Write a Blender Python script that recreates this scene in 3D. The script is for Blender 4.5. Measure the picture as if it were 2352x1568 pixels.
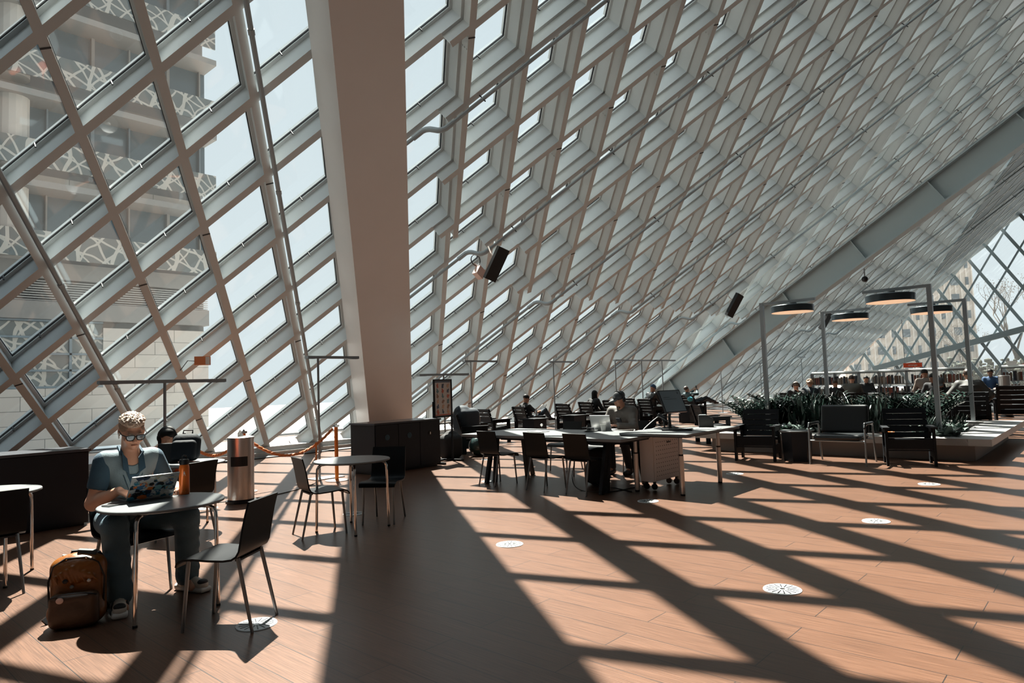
import bpy, bmesh, math, random
import numpy as np
from mathutils import Vector, Matrix

for o in list(bpy.data.objects): bpy.data.objects.remove(o)
S = bpy.context.scene
COL = S.collection
rnd = random.Random(7)
PI = math.pi
def R(d): return math.radians(d)

# ------------------------------------------------------------------ camera, sky, sun, exposure
EYE = Vector((0, 0, 1.48))
cam_d = bpy.data.cameras.new('camera'); cam = bpy.data.objects.new('camera', cam_d); COL.objects.link(cam)
pitch, roll, yaw = R(3.66991829), R(1.97228427), R(47.88337347)
f = Vector((math.sin(yaw)*math.cos(pitch), math.cos(yaw)*math.cos(pitch), math.sin(pitch)))
r0 = Vector((math.cos(yaw), -math.sin(yaw), 0)); d0 = f.cross(r0)
r = r0*math.cos(roll)+d0*math.sin(roll); d = -r0*math.sin(roll)+d0*math.cos(roll)
m = Matrix((r, -d, -f)).transposed().to_4x4(); m.translation = EYE
cam.matrix_world = m
cam_d.sensor_width = 36; cam_d.lens = 1544.96/2352*36; cam_d.clip_end = 600; cam_d.clip_start = .05
S.camera = cam
W = bpy.data.worlds.new('sky'); S.world = W; W.use_nodes = True
nt = W.node_tree; bg = nt.nodes['Background']
tc = nt.nodes.new('ShaderNodeTexCoord'); sp = nt.nodes.new('ShaderNodeSeparateXYZ'); cr = nt.nodes.new('ShaderNodeValToRGB')
nt.links.new(tc.outputs['Generated'], sp.inputs[0]); nt.links.new(sp.outputs['Z'], cr.inputs[0])
cr.color_ramp.elements[0].position = 0.0; cr.color_ramp.elements[0].color = (.86, .92, .945, 1)
cr.color_ramp.elements[1].position = .62; cr.color_ramp.elements[1].color = (.78, .87, .92, 1)
e_ = cr.color_ramp.elements.new(.88); e_.color = (2.5, 2.75, 2.9, 1)
nt.links.new(cr.outputs[0], bg.inputs['Color']); bg.inputs['Strength'].default_value = 0.90
SUN_K = Vector((-.284, -.509, -1)).normalized()
sd = bpy.data.lights.new('sun', 'SUN'); sun = bpy.data.objects.new('sun', sd); COL.objects.link(sun)
sun.rotation_euler = SUN_K.to_track_quat('-Z', 'Y').to_euler(); sd.energy = 34.0; sd.angle = R(.6); sd.color = (1, .90, .78)
S.view_settings.view_transform = 'Standard'; S.view_settings.look = 'None'
S.view_settings.exposure = 0.0; S.view_settings.gamma = 1.0; S.view_settings.use_curve_mapping = False

# ------------------------------------------------------------------ materials
MATS = {}
def mat(name, col, rough=.5, metal=0.0, spec=.5, bump=None, var=None, emit=None, alpha=None, coat=0):
    if name in MATS: return MATS[name]
    m = bpy.data.materials.new(name); m.use_nodes = True; n = m.node_tree.nodes; l = m.node_tree.links
    b = n['Principled BSDF']; b.inputs['Base Color'].default_value = (*col, 1)
    b.inputs['Roughness'].default_value = rough; b.inputs['Metallic'].default_value = metal
    b.inputs['Specular IOR Level'].default_value = spec
    if coat: b.inputs['Coat Weight'].default_value = coat
    t = n.new('ShaderNodeTexCoord')
    if var:
        sc, amt = var; nz = n.new('ShaderNodeTexNoise'); nz.inputs['Scale'].default_value = sc; nz.inputs['Detail'].default_value = 5
        l.new(t.outputs['Object'], nz.inputs['Vector'])
        mx = n.new('ShaderNodeMix'); mx.data_type = 'RGBA'
        mx.inputs[6].default_value = (*[c*(1-amt) for c in col], 1); mx.inputs[7].default_value = (*[min(1, c*(1+amt)) for c in col], 1)
        l.new(nz.outputs['Fac'], mx.inputs[0]); l.new(mx.outputs[2], b.inputs['Base Color'])
    if bump:
        sc, st = bump; nz = n.new('ShaderNodeTexNoise'); nz.inputs['Scale'].default_value = sc; nz.inputs['Detail'].default_value = 4
        l.new(t.outputs['Object'], nz.inputs['Vector']); bp = n.new('ShaderNodeBump'); bp.inputs['Strength'].default_value = st
        bp.inputs['Distance'].default_value = .01
        l.new(nz.outputs['Fac'], bp.inputs['Height']); l.new(bp.outputs[0], b.inputs['Normal'])
    if emit:
        b.inputs['Emission Color'].default_value = (*emit[0], 1); b.inputs['Emission Strength'].default_value = emit[1]
    MATS[name] = m; return m

WHITE = mat('pale_blue_grey_steel_paint', (.455, .475, .475), .6, spec=.3, var=(3, .05))
COLPAINT = mat('column_paint', (.52, .50, .49), .45, spec=.5, var=(1.5, .05))
GASKET = mat('black_gasket', (.012, .012, .014), .6)
FRAME = mat('aluminium_frame', (.60, .61, .60), .4, .2)
PLY = mat('black_stained_plywood', (.0015, .003, .0045), .38, spec=.2, var=(30, .3))
CHROME = mat('chrome', (.75, .72, .70), .12, 1.0)
STEEL = mat('brushed_steel', (.55, .52, .50), .28, 1.0, bump=(60, .15))
LEGGREY = mat('satin_grey_leg', (.20, .21, .22), .35, .7)
TABTOP = mat('grey_laminate', (.12, .13, .135), .35, var=(20, .04))
BLACKW = mat('black_painted_wood', (.003, .005, .008), .55, spec=.2)
CABGREY = mat('charcoal_laminate', (.008, .011, .016), .5, spec=.25, var=(6, .1))
BLACKP = mat('black_plastic', (.004, .005, .007), .4, spec=.35)
DKMETAL = mat('dark_metal', (.03, .032, .036), .4, .6)
LAMPGREY = mat('lamp_post_steel', (.26, .29, .31), .38, .6)
ORANGE = mat('orange_powder_coat', (.75, .20, .02), .35)
PINKPED = mat('pale_painted_metal', (.74, .64, .60), .5)
STONE = mat('planter_stone', (.30, .30, .29), .35, var=(5, .1))
SOIL = mat('dark_soil', (.010, .009, .008), .95, bump=(30, .8))
VINYL = mat('black_vinyl', (.005, .008, .010), .38, spec=.45)
PAPER = mat('white_paper', (.6, .6, .58), .7)
CABLE = mat('black_cable', (.012, .012, .014), .5)
WCABLE = mat('white_cable', (.65, .65, .63), .5)

def glass_mat(name, haze, tint=(.93, .97, .98)):
    m = bpy.data.materials.new(name); m.use_nodes = True; n = m.node_tree.nodes; l = m.node_tree.links
    n.remove(n['Principled BSDF']); out = n['Material Output']
    tr = n.new('ShaderNodeBsdfTransparent'); tr.inputs[0].default_value = (*tint, 1)
    gl = n.new('ShaderNodeBsdfGlossy'); gl.inputs['Roughness'].default_value = .02; gl.inputs[0].default_value = (.9, .95, 1, 1)
    lw = n.new('ShaderNodeLayerWeight'); pw = n.new('ShaderNodeMath'); pw.operation = 'POWER'; pw.inputs[1].default_value = 5; l.new(lw.outputs['Facing'], pw.inputs[0])
    ma = n.new('ShaderNodeMath'); ma.operation = 'MULTIPLY_ADD'; ma.inputs[1].default_value = .8; ma.inputs[2].default_value = .035; l.new(pw.outputs[0], ma.inputs[0])
    mx = n.new('ShaderNodeMixShader'); l.new(ma.outputs[0], mx.inputs[0]); l.new(tr.outputs[0], mx.inputs[1]); l.new(gl.outputs[0], mx.inputs[2])
    tl = n.new('ShaderNodeBsdfTranslucent'); tl.inputs[0].default_value = (.8, .8, .78, 1)
    m2 = n.new('ShaderNodeMixShader'); m2.inputs[0].default_value = haze
    l.new(mx.outputs[0], m2.inputs[1]); l.new(tl.outputs[0], m2.inputs[2]); l.new(m2.outputs[0], out.inputs[0])
    return m
GLASS = glass_mat('dusty_clear_glass', .005)
GLASS2 = glass_mat('far_clear_glass', .02)

def floor_mat():
    m = bpy.data.materials.new('striped_plank_floor'); m.use_nodes = True; n = m.node_tree.nodes; l = m.node_tree.links; b = n['Principled BSDF']
    t = n.new('ShaderNodeTexCoord'); sx = n.new('ShaderNodeSeparateXYZ'); cb = n.new('ShaderNodeCombineXYZ')
    l.new(t.outputs['Object'], sx.inputs[0])
    ad = n.new('ShaderNodeMath'); ad.operation = 'ADD'; ad.inputs[1].default_value = -3.03+1.53*20
    ad2 = n.new('ShaderNodeMath'); ad2.operation = 'ADD'; ad2.inputs[1].default_value = -2.29+.2275*80
    l.new(sx.outputs['Y'], ad.inputs[0]); l.new(sx.outputs['X'], ad2.inputs[0]); l.new(ad.outputs[0], cb.inputs[0]); l.new(ad2.outputs[0], cb.inputs[1])
    br = n.new('ShaderNodeTexBrick'); br.offset = .5; br.inputs['Scale'].default_value = 1; br.inputs['Brick Width'].default_value = 1.53
    br.inputs['Row Height'].default_value = .2275; br.inputs['Mortar Size'].default_value = .0028; br.inputs['Mortar Smooth'].default_value = .1
    br.inputs['Color1'].default_value = (.101, .049, .0285, 1); br.inputs['Color2'].default_value = (.088, .0415, .0235, 1); br.inputs['Mortar'].default_value = (.015, .011, .01, 1)
    l.new(cb.outputs[0], br.inputs['Vector'])
    mp = n.new('ShaderNodeMapping'); mp.inputs['Scale'].default_value = (140, 3.0, 1); l.new(t.outputs['Object'], mp.inputs[0])
    nz = n.new('ShaderNodeTexNoise'); nz.inputs['Scale'].default_value = 1; nz.inputs['Detail'].default_value = 2; l.new(mp.outputs[0], nz.inputs['Vector'])
    rp = n.new('ShaderNodeValToRGB'); rp.color_ramp.elements[0].position = .38; rp.color_ramp.elements[0].color = (.72, .70, .68, 1)
    rp.color_ramp.elements[1].position = .62; rp.color_ramp.elements[1].color = (1.12, 1.14, 1.16, 1); l.new(nz.outputs['Fac'], rp.inputs[0])
    mx = n.new('ShaderNodeMix'); mx.data_type = 'RGBA'; mx.blend_type = 'MULTIPLY'; mx.inputs[0].default_value = 1
    l.new(br.outputs['Color'], mx.inputs[6]); l.new(rp.outputs[0], mx.inputs[7]); l.new(mx.outputs[2], b.inputs['Base Color'])
    b.inputs['Roughness'].default_value = .33; b.inputs['Specular IOR Level'].default_value = .55
    bp = n.new('ShaderNodeBump'); bp.inputs['Strength'].default_value = .12; bp.inputs['Distance'].default_value = .004
    l.new(nz.outputs['Fac'], bp.inputs['Height']); l.new(bp.outputs[0], b.inputs['Normal'])
    return m

# ------------------------------------------------------------------ mesh builder
class MB:
    def __init__(s): s.v = []; s.f = []; s.mi = []; s.M = Matrix.Identity(4); s.cur = 0
    def add(s, vs, fs):
        o = len(s.v); s.v += [tuple(s.M @ Vector(v)) for v in vs]; s.f += [tuple(i+o for i in f) for f in fs]; s.mi += [s.cur]*len(fs)
    def box(s, c, d, rot=None):
        c = Vector(c); h = Vector(d)*.5; vs = []
        for x in (-1, 1):
            for y in (-1, 1):
                for z in (-1, 1):
                    p = Vector((x*h.x, y*h.y, z*h.z)); vs.append(c+(rot @ p if rot else p))
        s.add(vs, [(0, 1, 3, 2), (4, 6, 7, 5), (0, 4, 5, 1), (2, 3, 7, 6), (0, 2, 6, 4), (1, 5, 7, 3)]); return s
    def bar(s, p0, p1, w, t, up=(0, 0, 1)):       # rectangular bar: w across, t along up
        p0, p1, up = Vector(p0), Vector(p1), Vector(up); dr = (p1-p0).normalized(); sd_ = dr.cross(up).normalized(); u = sd_.cross(dr).normalized()
        vs = []
        for p in (p0, p1):
            for a, b_ in ((-1, -1), (1, -1), (1, 1), (-1, 1)): vs.append(p+sd_*(a*w/2)+u*(b_*t/2))
        s.add(vs, [(3, 2, 1, 0), (4, 5, 6, 7), (0, 1, 5, 4), (1, 2, 6, 5), (2, 3, 7, 6), (3, 0, 4, 7)]); return s
    def tube(s, pts, r_, n=8, cap=True):
        pts = [Vector(p) for p in pts]; rs = r_ if isinstance(r_, (list, tuple)) else [r_]*len(pts)
        vs = []; prev = None
        for i, p in enumerate(pts):
            dr = (pts[min(i+1, len(pts)-1)]-pts[max(i-1, 0)]).normalized()
            if prev is None: a = dr.orthogonal().normalized()
            else:
                a = prev-dr*prev.dot(dr); a = a.normalized() if a.length > 1e-5 else dr.orthogonal().normalized()
            prev = a; b_ = dr.cross(a)
            for k in range(n):
                t = 2*PI*k/n; vs.append(p+(a*math.cos(t)+b_*math.sin(t))*rs[i])
        fs = [(i*n+k, i*n+(k+1) % n, (i+1)*n+(k+1) % n, (i+1)*n+k) for i in range(len(pts)-1) for k in range(n)]
        if cap: fs += [tuple(range(n))[::-1], tuple((len(pts)-1)*n+k for k in range(n))]
        s.add(vs, fs); return s
    def lathe(s, prof, c=(0, 0, 0), n=32):        # prof [(r,z)]
        vs = [(c[0]+a*math.cos(2*PI*k/n), c[1]+a*math.sin(2*PI*k/n), c[2]+z) for a, z in prof for k in range(n)]
        fs = [(i*n+k, i*n+(k+1) % n, (i+1)*n+(k+1) % n, (i+1)*n+k) for i in range(len(prof)-1) for k in range(n)]
        if prof[0][0] > 1e-6: fs.append(tuple(range(n))[::-1])
        if prof[-1][0] > 1e-6: fs.append(tuple((len(prof)-1)*n+k for k in range(n)))
        s.add(vs, fs); return s
    def prism(s, poly, a, b_):                    # poly 3D points list offset by vector a -> b
        n = len(poly); a, b_ = Vector(a), Vector(b_)
        s.add([Vector(p)+a for p in poly]+[Vector(p)+b_ for p in poly], [tuple(range(n))[::-1], tuple(range(n, 2*n))]+[(i, (i+1) % n, n+(i+1) % n, n+i) for i in range(n)]); return s
    def sheet(s, prof, w, t, taper=None):         # bent ply: prof [(y,z)] in the yz plane, width w in x
        n = len(prof); vs = []
        for i, (y, z) in enumerate(prof):
            j, k = max(i-1, 0), min(i+1, n-1); ty, tz = prof[k][0]-prof[j][0], prof[k][1]-prof[j][1]; L_ = math.hypot(ty, tz); ny, nz = -tz/L_*t/2, ty/L_*t/2
            ww = (w if taper is None else w*taper[i])/2
            for q in range(7):
                x = ww*(q/3-1); cv = 0
                vs += [(x, y+ny, z+nz), (x, y-ny, z-nz)]
        m_ = 14; fs = []
        for i in range(n-1):
            for q in range(6):
                a = i*m_+q*2; fs += [(a, a+2, a+m_+2, a+m_), (a+1, a+m_+1, a+m_+3, a+3)]
            fs += [(i*m_, i*m_+m_, i*m_+m_+1, i*m_+1), (i*m_+12, i*m_+13, i*m_+m_+13, i*m_+m_+12)]
        for i in (0, n-1):
            for q in range(6):
                a = i*m_+q*2; fs.append((a, a+1, a+3, a+2) if i == 0 else (a, a+2, a+3, a+1))
        s.add(vs, fs); return s
    def ball(s, c, rr, n=10):
        rr = rr if isinstance(rr, (list, tuple)) else (rr, rr, rr)
        vs = []; fs = []
        for i in range(n+1):
            t = PI*i/n
            for k in range(2*n):
                p = PI*k/n; vs.append((c[0]+rr[0]*math.sin(t)*math.cos(p), c[1]+rr[1]*math.sin(t)*math.sin(p), c[2]+rr[2]*math.cos(t)))
        for i in range(n):
            for k in range(2*n): fs.append((i*2*n+k, (i+1)*2*n+k, (i+1)*2*n+(k+1) % (2*n), i*2*n+(k+1) % (2*n)))
        s.add(vs, fs); return s
    def mesh(s, name, mats, smooth=False):
        me = bpy.data.meshes.new(name); me.from_pydata(s.v, [], s.f)
        for mm in (mats if isinstance(mats, (list, tuple)) else [mats]): me.materials.append(mm)
        if any(s.mi): me.polygons.foreach_set('material_index', s.mi)
        bm = bmesh.new(); bm.from_mesh(me); bmesh.ops.recalc_face_normals(bm, faces=bm.faces); bm.to_mesh(me); bm.free()
        if smooth:
            me.polygons.foreach_set('use_smooth', [True]*len(me.polygons)); me.set_sharp_from_angle(angle=R(35))
        me.update(); return me
    def build(s, name, mats, parent=None, smooth=False):
        return link(name, s.mesh(name, mats, smooth), parent)
def link(name, me, parent=None, loc=None, rz=None):
    o = bpy.data.objects.new(name, me); COL.objects.link(o); o.parent = parent
    if loc is not None: o.location = loc
    if rz is not None: o.rotation_euler = (0, 0, rz)
    return o
def tag(o, label, cat, group=None):
    o['label'] = label; o['category'] = cat
    if group: o['group'] = group
    return o
def thing(name, label, cat, loc=(0, 0, 0), rz=0, group=None):
    o = link(name, None, None, loc, rz); o.empty_display_size = .1; return tag(o, label, cat, group)
def struct(o): o['kind'] = 'structure'; return o
def dup(root, loc, rz, label, group=None, scale=None):
    c = root.copy(); COL.objects.link(c); c.location = loc; c.rotation_euler = (0, 0, rz); c['label'] = label
    if group: c['group'] = group
    elif 'group' in c: del c['group']
    if scale: c.scale = (scale,)*3
    for ch in KIDS(root):
        e = ch.copy(); COL.objects.link(e); e.parent = c
        for g in KIDS(ch): h = g.copy(); COL.objects.link(h); h.parent = e
    return c
def KIDS(o): return [x for x in bpy.data.objects if x.parent == o]

# ------------------------------------------------------------------ implicit surfaces for people and soft things
class Field:
    def __init__(s, lo, hi, h):
        s.lo = np.array(lo, float); s.h = h; s.n = np.ceil((np.array(hi)-s.lo)/h).astype(int)+1
        s.F = np.full(s.n, 1.0, np.float32)
    def _sub(s, lo, hi, m):
        i0 = np.clip(np.floor((np.array(lo)-m-s.lo)/s.h).astype(int), 0, s.n); i1 = np.clip(np.ceil((np.array(hi)+m-s.lo)/s.h).astype(int)+1, 0, s.n)
        ax = [s.lo[k]+s.h*np.arange(i0[k], i1[k]) for k in range(3)]
        return tuple(slice(i0[k], i1[k]) for k in range(3)), np.meshgrid(*ax, indexing='ij')
    def _mix(s, sl, d, k, sub=False):
        A = s.F[sl]
        if sub:
            h = np.clip(.5-.5*(A+d)/k, 0, 1); s.F[sl] = A*(1-h)-d*h+k*h*(1-h)
        else:
            h = np.clip(.5+.5*(d-A)/k, 0, 1); s.F[sl] = d*(1-h)+A*h-k*h*(1-h)
    def cone(s, a, b, ra, rb, k=.02, sub=False):
        a, b = np.array(a, float), np.array(b, float); rm = max(ra, rb)
        sl, (X, Y, Z) = s._sub(np.minimum(a, b)-rm, np.maximum(a, b)+rm, k+3*s.h)
        if X.size == 0: return s
        ba = b-a; L2 = max(ba@ba, 1e-9); t = np.clip(((X-a[0])*ba[0]+(Y-a[1])*ba[1]+(Z-a[2])*ba[2])/L2, 0, 1)
        d = np.sqrt((X-a[0]-t*ba[0])**2+(Y-a[1]-t*ba[1])**2+(Z-a[2]-t*ba[2])**2)-(ra+(rb-ra)*t)
        s._mix(sl, d, k, sub); return s
    def ell(s, c, rr, Rm=None, k=.02, sub=False):
        c = np.array(c, float); rr = np.array(rr, float); rm = rr.max()
        sl, (X, Y, Z) = s._sub(c-rm, c+rm, k+3*s.h)
        if X.size == 0: return s
        q = np.stack([X-c[0], Y-c[1], Z-c[2]], -1)
        if Rm is not None: q = q @ Rm
        k0 = np.sqrt(((q/rr)**2).sum(-1)); k1 = np.sqrt(((q/rr**2)**2).sum(-1))+1e-9
        s._mix(sl, k0*(k0-1)/k1, k, sub); return s
    def rbox(s, c, hd, rad, Rm=None, k=.02, sub=False):
        c = np.array(c, float); hd = np.array(hd, float); rm = np.linalg.norm(hd)
        sl, (X, Y, Z) = s._sub(c-rm, c+rm, k+3*s.h)
        q = np.stack([X-c[0], Y-c[1], Z-c[2]], -1)
        if Rm is not None: q = q @ Rm
        q = np.abs(q)-(hd-rad); d = np.sqrt((np.maximum(q, 0)**2).sum(-1))+np.minimum(q.max(-1), 0)-rad
        s._mix(sl, d, k, sub); return s
    def mesh(s, name, mats):
        F = s.F; n = np.array(F.shape)-1; sg = F < 0
        idx = -np.ones(n, np.int64)
        c = [(0, 0, 0), (1, 0, 0), (0, 1, 0), (1, 1, 0), (0, 0, 1), (1, 0, 1), (0, 1, 1), (1, 1, 1)]
        cnt = np.zeros(n, np.int8)
        for a in c: cnt += sg[a[0]:a[0]+n[0], a[1]:a[1]+n[1], a[2]:a[2]+n[2]]
        act = (cnt > 0) & (cnt < 8); I = np.argwhere(act); idx[act] = np.arange(len(I))
        P = np.zeros((len(I), 3)); C = np.zeros(len(I))
        for a, b in [(0, 1), (2, 3), (4, 5), (6, 7), (0, 2), (1, 3), (4, 6), (5, 7), (0, 4), (1, 5), (2, 6), (3, 7)]:
            A, B = np.array(c[a]), np.array(c[b]); fa = F[tuple((I+A).T)]; fb = F[tuple((I+B).T)]; x = (fa < 0) != (fb < 0)
            t = np.where(x, fa/np.where(x, fa-fb, 1), 0); P += np.where(x[:, None], A+(B-A)*t[:, None], 0); C += x
        V = s.lo+s.h*(I+P/C[:, None]); Q = []
        for ax in range(3):
            u, w = (ax+1) % 3, (ax+2) % 3; sl0 = [slice(None)]*3; sl1 = [slice(None)]*3; sl0[ax] = slice(0, -1); sl1[ax] = slice(1, None)
            x = sg[tuple(sl0)] != sg[tuple(sl1)]; E = np.argwhere(x); E = E[(E[:, u] > 0) & (E[:, w] > 0) & (E[:, u] < n[u]) & (E[:, w] < n[w])]
            eu, ew = np.eye(3, dtype=int)[u], np.eye(3, dtype=int)[w]
            q = np.stack([idx[tuple((E-eu-ew).T)], idx[tuple((E-ew).T)], idx[tuple(E.T)], idx[tuple((E-eu).T)]], 1)
            fl_ = ~sg[tuple(E.T)]; q[fl_] = q[fl_][:, ::-1]; Q.append(q)
        Q = np.concatenate(Q); Q = Q[(Q >= 0).all(1)]
        me = bpy.data.meshes.new(name); me.from_pydata(V.tolist(), [], Q.tolist())
        for mm in (mats if isinstance(mats, (list, tuple)) else [mats]): me.materials.append(mm)
        me.polygons.foreach_set('use_smooth', [True]*len(me.polygons)); me.update(); return me

# ------------------------------------------------------------------ the sloped glass wall: a diamond lattice
O_ = Vector((2.70189957, 10.02975442, 4.9952203)); U_ = Vector((.66105196, -.86357235, .78455981)); V_ = Vector((.66105196, .86357235, -.78455981)); N_ = Vector((0, .67243533, .74015588))
def LP(a, b, off=0): return O_+U_*a+V_*b+N_*off
DMIN, DMAX, SMIN, SMAX = -6.34, 10.9, -17.0, 69.0
def span_a(a, lo=-99, hi=99):      # b range along a bar of constant a
    return max(a-DMAX, SMIN-a, lo), min(a-DMIN, SMAX-a, hi)
def span_b(b, lo=-99, hi=99):
    return max(b+DMIN, SMIN-b, lo), min(b+DMAX, SMAX-b, hi)
wall_s = struct(link('wall_south', None)); wall_s['label'] = 'sloped glass wall of white diamond lattice beams rising over the room'
def ibeam(mb, p0, p1, off0, off1, w):
    # inner flange at off0, web to off1
    mb.bar(p0+N_*(off0+.008), p1+N_*(off0+.008), w, .016, N_)
    mb.bar(p0+N_*((off0+off1)/2), p1+N_*((off0+off1)/2), .014, off1-off0-.03, N_)
    mb.bar(p0+N_*(off1-.008), p1+N_*(off1-.008), w*1.05, .016, N_)
nbar = 0
for a in range(-11, 41):
    b0, b1 = span_a(a)
    if b1-b0 < .4: continue
    mb = MB(); ibeam(mb, LP(a, b0), LP(a, b1), 0, .38, .12)
    mb.cur = 1
    for b in range(math.ceil(b0), math.floor(b1)):
        if b % 3 == 2: mb.bar(LP(a, b+.115, -.003), LP(a, b+.13, -.003), .122, .01, N_)
    mb.build('lattice_beam', [WHITE, GASKET], wall_s)
for b in range(-13, 40):
    a0, a1 = span_b(b)
    if a1-a0 < .4: continue
    mb = MB(); ibeam(mb, LP(a0, b), LP(a1, b), .0006, .3795, .12); mb.build('cross_beam', WHITE, wall_s)
def lastb(a): return {5: 5, 6: 6}.get(a, a+1)+.28
def firsta(b): return 4.68 if b <= 5 else 5.68 if b == 6 else 6.68 if b <= 8 else b-1.32
for a in range(5, 41):
    b0, b1 = span_a(a, hi=lastb(a))
    if b1-b0 < .4: continue
    mb = MB(); ibeam(mb, LP(a, b0), LP(a, b1), -.30, -.001, .12)
    if a < 26:
        for b in range(math.ceil(b0), math.floor(b1)):
            if b % 3 == 2:
                sdv = V_.normalized().cross(N_)
                for i_, j_ in ((.14, -.05), (.14, -.12), (.14, -.19), (.3, -.05), (.3, -.12), (.3, -.19)):
                    p = LP(a, b+i_, j_); mb.tube([p-sdv*.022, p+sdv*.022], .014, 6)
                mb.bar(LP(a, b+.12, -.15), LP(a, b+.36, -.15), .024, .24, N_)
    mb.cur = 1
    for b in range(math.ceil(b0), math.floor(b1)):
        if b % 3 == 2: mb.bar(LP(a, b+.115, -.303), LP(a, b+.13, -.303), .124, .01, N_)
    mb.build('deep_lattice_beam', [WHITE, GASKET], wall_s)
for b in range(-6, 40):
    a0, a1 = span_b(b, lo=firsta(b))
    if a1-a0 < .4: continue
    mb = MB(); ibeam(mb, LP(a0, b), LP(a1, b), -.2994, -.001, .12); mb.build('deep_cross_beam', WHITE, wall_s)
# panes with their frames
def clip_poly(poly, dmin):
    out = []
    for i in range(len(poly)):
        p, q = poly[i], poly[(i+1) % len(poly)]; dp, dq = p[0]-p[1]-dmin, q[0]-q[1]-dmin
        if dp >= 0: out.append(p)
        if (dp >= 0) != (dq >= 0): t = dp/(dp-dq); out.append((p[0]+(q[0]-p[0])*t, p[1]+(q[1]-p[1])*t))
    return out
def cell_ring(mb, outer, inner, o0, o1):
    n = len(outer); P = lambda q, o: U_*q[0]+V_*q[1]+N_*o
    vs = [P(q, o0) for q in outer]+[P(q, o0) for q in inner]+[P(q, o1) for q in outer]+[P(q, o1) for q in inner]
    fs = []
    for i in range(n):
        j = (i+1) % n; fs += [(i, j, n+j, n+i), (2*n+i, 3*n+i, 3*n+j, 2*n+j), (n+i, n+j, 3*n+j, 3*n+i), (i, 2*n+i, 2*n+j, j)]
    mb.add(vs, fs)
def inset(e, dm): return clip_poly([(e, e), (1-e, e), (1-e, 1-e), (e, 1-e)], dm+e)
def cell(mb, gb, dm):
    A_, B_, C_ = inset(.005, dm), inset(.052, dm), inset(.062, dm)
    if not (len(A_) == len(B_) == len(C_)): return
    mb.cur = 0; cell_ring(mb, A_, B_, .375, .50); mb.cur = 1; cell_ring(mb, B_, C_, .395, .43); mb.cur = 0
    G = [U_*q[0]+V_*q[1] for q in inset(.055, dm)]; gb.prism(G, N_*.408, N_*.420)
def std_meshes(dm):
    mb, gb = MB(), MB(); cell(mb, gb, dm)
    p = U_*.5+V_*.93; mb.cur = 1; mb.tube([p+N_*.30, p+N_*.40], .012, 6); mb.cur = 0
    return mb.mesh('window_frame', [FRAME, GASKET]), gb.mesh('pane', GLASS)
full = std_meshes(-99); part = std_meshes(-6.25+6)
cells = []
for a in range(-12, 41):
    for b in range(-14, 41):
        if a-b < -6 or a-b > 9 or a+b < -16 or a+b > 67: continue
        p = LP(a+.5, b+.5, .3); q = p-EYE; dep = q.dot(f)
        if dep < 1: vis = False
        else:
            x_, y_ = 1176+1545*q.dot(r)/dep, 784+1545*q.dot(d)/dep; vis = -160 < x_ < 2500 and -160 < y_ < 1120
        cells.append((0 if vis else 1, q.length, a, b))
cells.sort()
far_f, far_g = MB(), MB(); k = 0
for vis, dist, a, b in cells:
    meshes = full if a-b > -6 else part
    if k < 300 and not vis:
        k += 1; w_ = struct(link('window_%d' % k, meshes[0], None, LP(a, b))); link('pane', meshes[1], w_)
    else:
        T = Matrix.Translation(LP(a, b)); far_f.M = T; far_g.M = T; cell(far_f, far_g, -99 if a-b > -6 else -.25)
far_w = far_f.build('window_301', [FRAME, GASKET]); far_w['kind'] = 'stuff'
far_w['label'] = 'small far panes of the sloped glass wall towards its end'; far_w['category'] = 'window'
far_g.build('pane', GLASS, far_w)

# sill, kerb and trench along the foot of the glass wall
struct(MB().box((18, 15.42, .10), (66, .34, .20)).box((18, 15.20, .03), (66, .06, .10)).build('trim_1', [mat('sill_grey', (.42, .43, .43), .5)]))
struct(MB().box((18, 14.72, .012), (66, .30, .024)).build('trim_2', [mat('dark_grate', (.02, .025, .03), .5)]))
# floor, ceiling, other walls
struct(MB().box((25.6, 7.2, -.1), (50.8, 17.6, .2)).build('floor', floor_mat()))
ADDED_CARPET = mat('added_dark_carpet', (.020, .024, .028), .95, bump=(200, .4))  # dark carpet added on mostly unseen floor to cut light bouncing up
struct(MB().box((18, -5.3, -.1), (66, 7.4, .2)).build('floor_2', ADDED_CARPET))
struct(MB().box((-7.4, 7.2, -.1), (15.2, 17.6, .2)).build('floor_4', ADDED_CARPET))
struct(MB().box((38, 8.0, .003), (17, 13, .006)).build('floor_3', ADDED_CARPET))
GRW = mat('plain_wall_grey', (.22, .22, .22), .8)
struct(MB().box((18, -5.2, 13.75), (66, 12, .3)).build('ceiling', GRW))
struct(MB().box((18, -9.15, 6.8), (66, .3, 14)).build('wall_north', GRW))
struct(MB().box((-8.3, 3.3, 6.8), (.3, 25, 14)).build('wall_west', GRW))

# the leaning column in front of the glass
mb = MB(); c0 = [(2.93, -0.98), (3.90, -0.98), (3.90, -.06), (2.93, -.06)]; c1 = [(2.77, -0.98), (3.66, -.98), (3.66, -.06), (2.77, -.06)]
def cpt(q, b, off): return LP(q, b, off)
vs = [cpt(c[0], 11.2, c[1]) for c in [(3.0, -.98), (3.99, -.98), (3.99, -.06), (3.0, -.06)]]+[cpt(c[0], -3.2, c[1]) for c in [(2.70, -.98), (3.56, -.98), (3.56, -.06), (2.70, -.06)]]
mb.add(vs, [(0, 1, 2, 3), (7, 6, 5, 4), (0, 4, 5, 1), (1, 5, 6, 2), (2, 6, 7, 3), (3, 7, 4, 0)])
col_o = struct(mb.build('trim_3', COLPAINT)); col_o['label'] = 'huge leaning square column in front of the glass wall'
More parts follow.
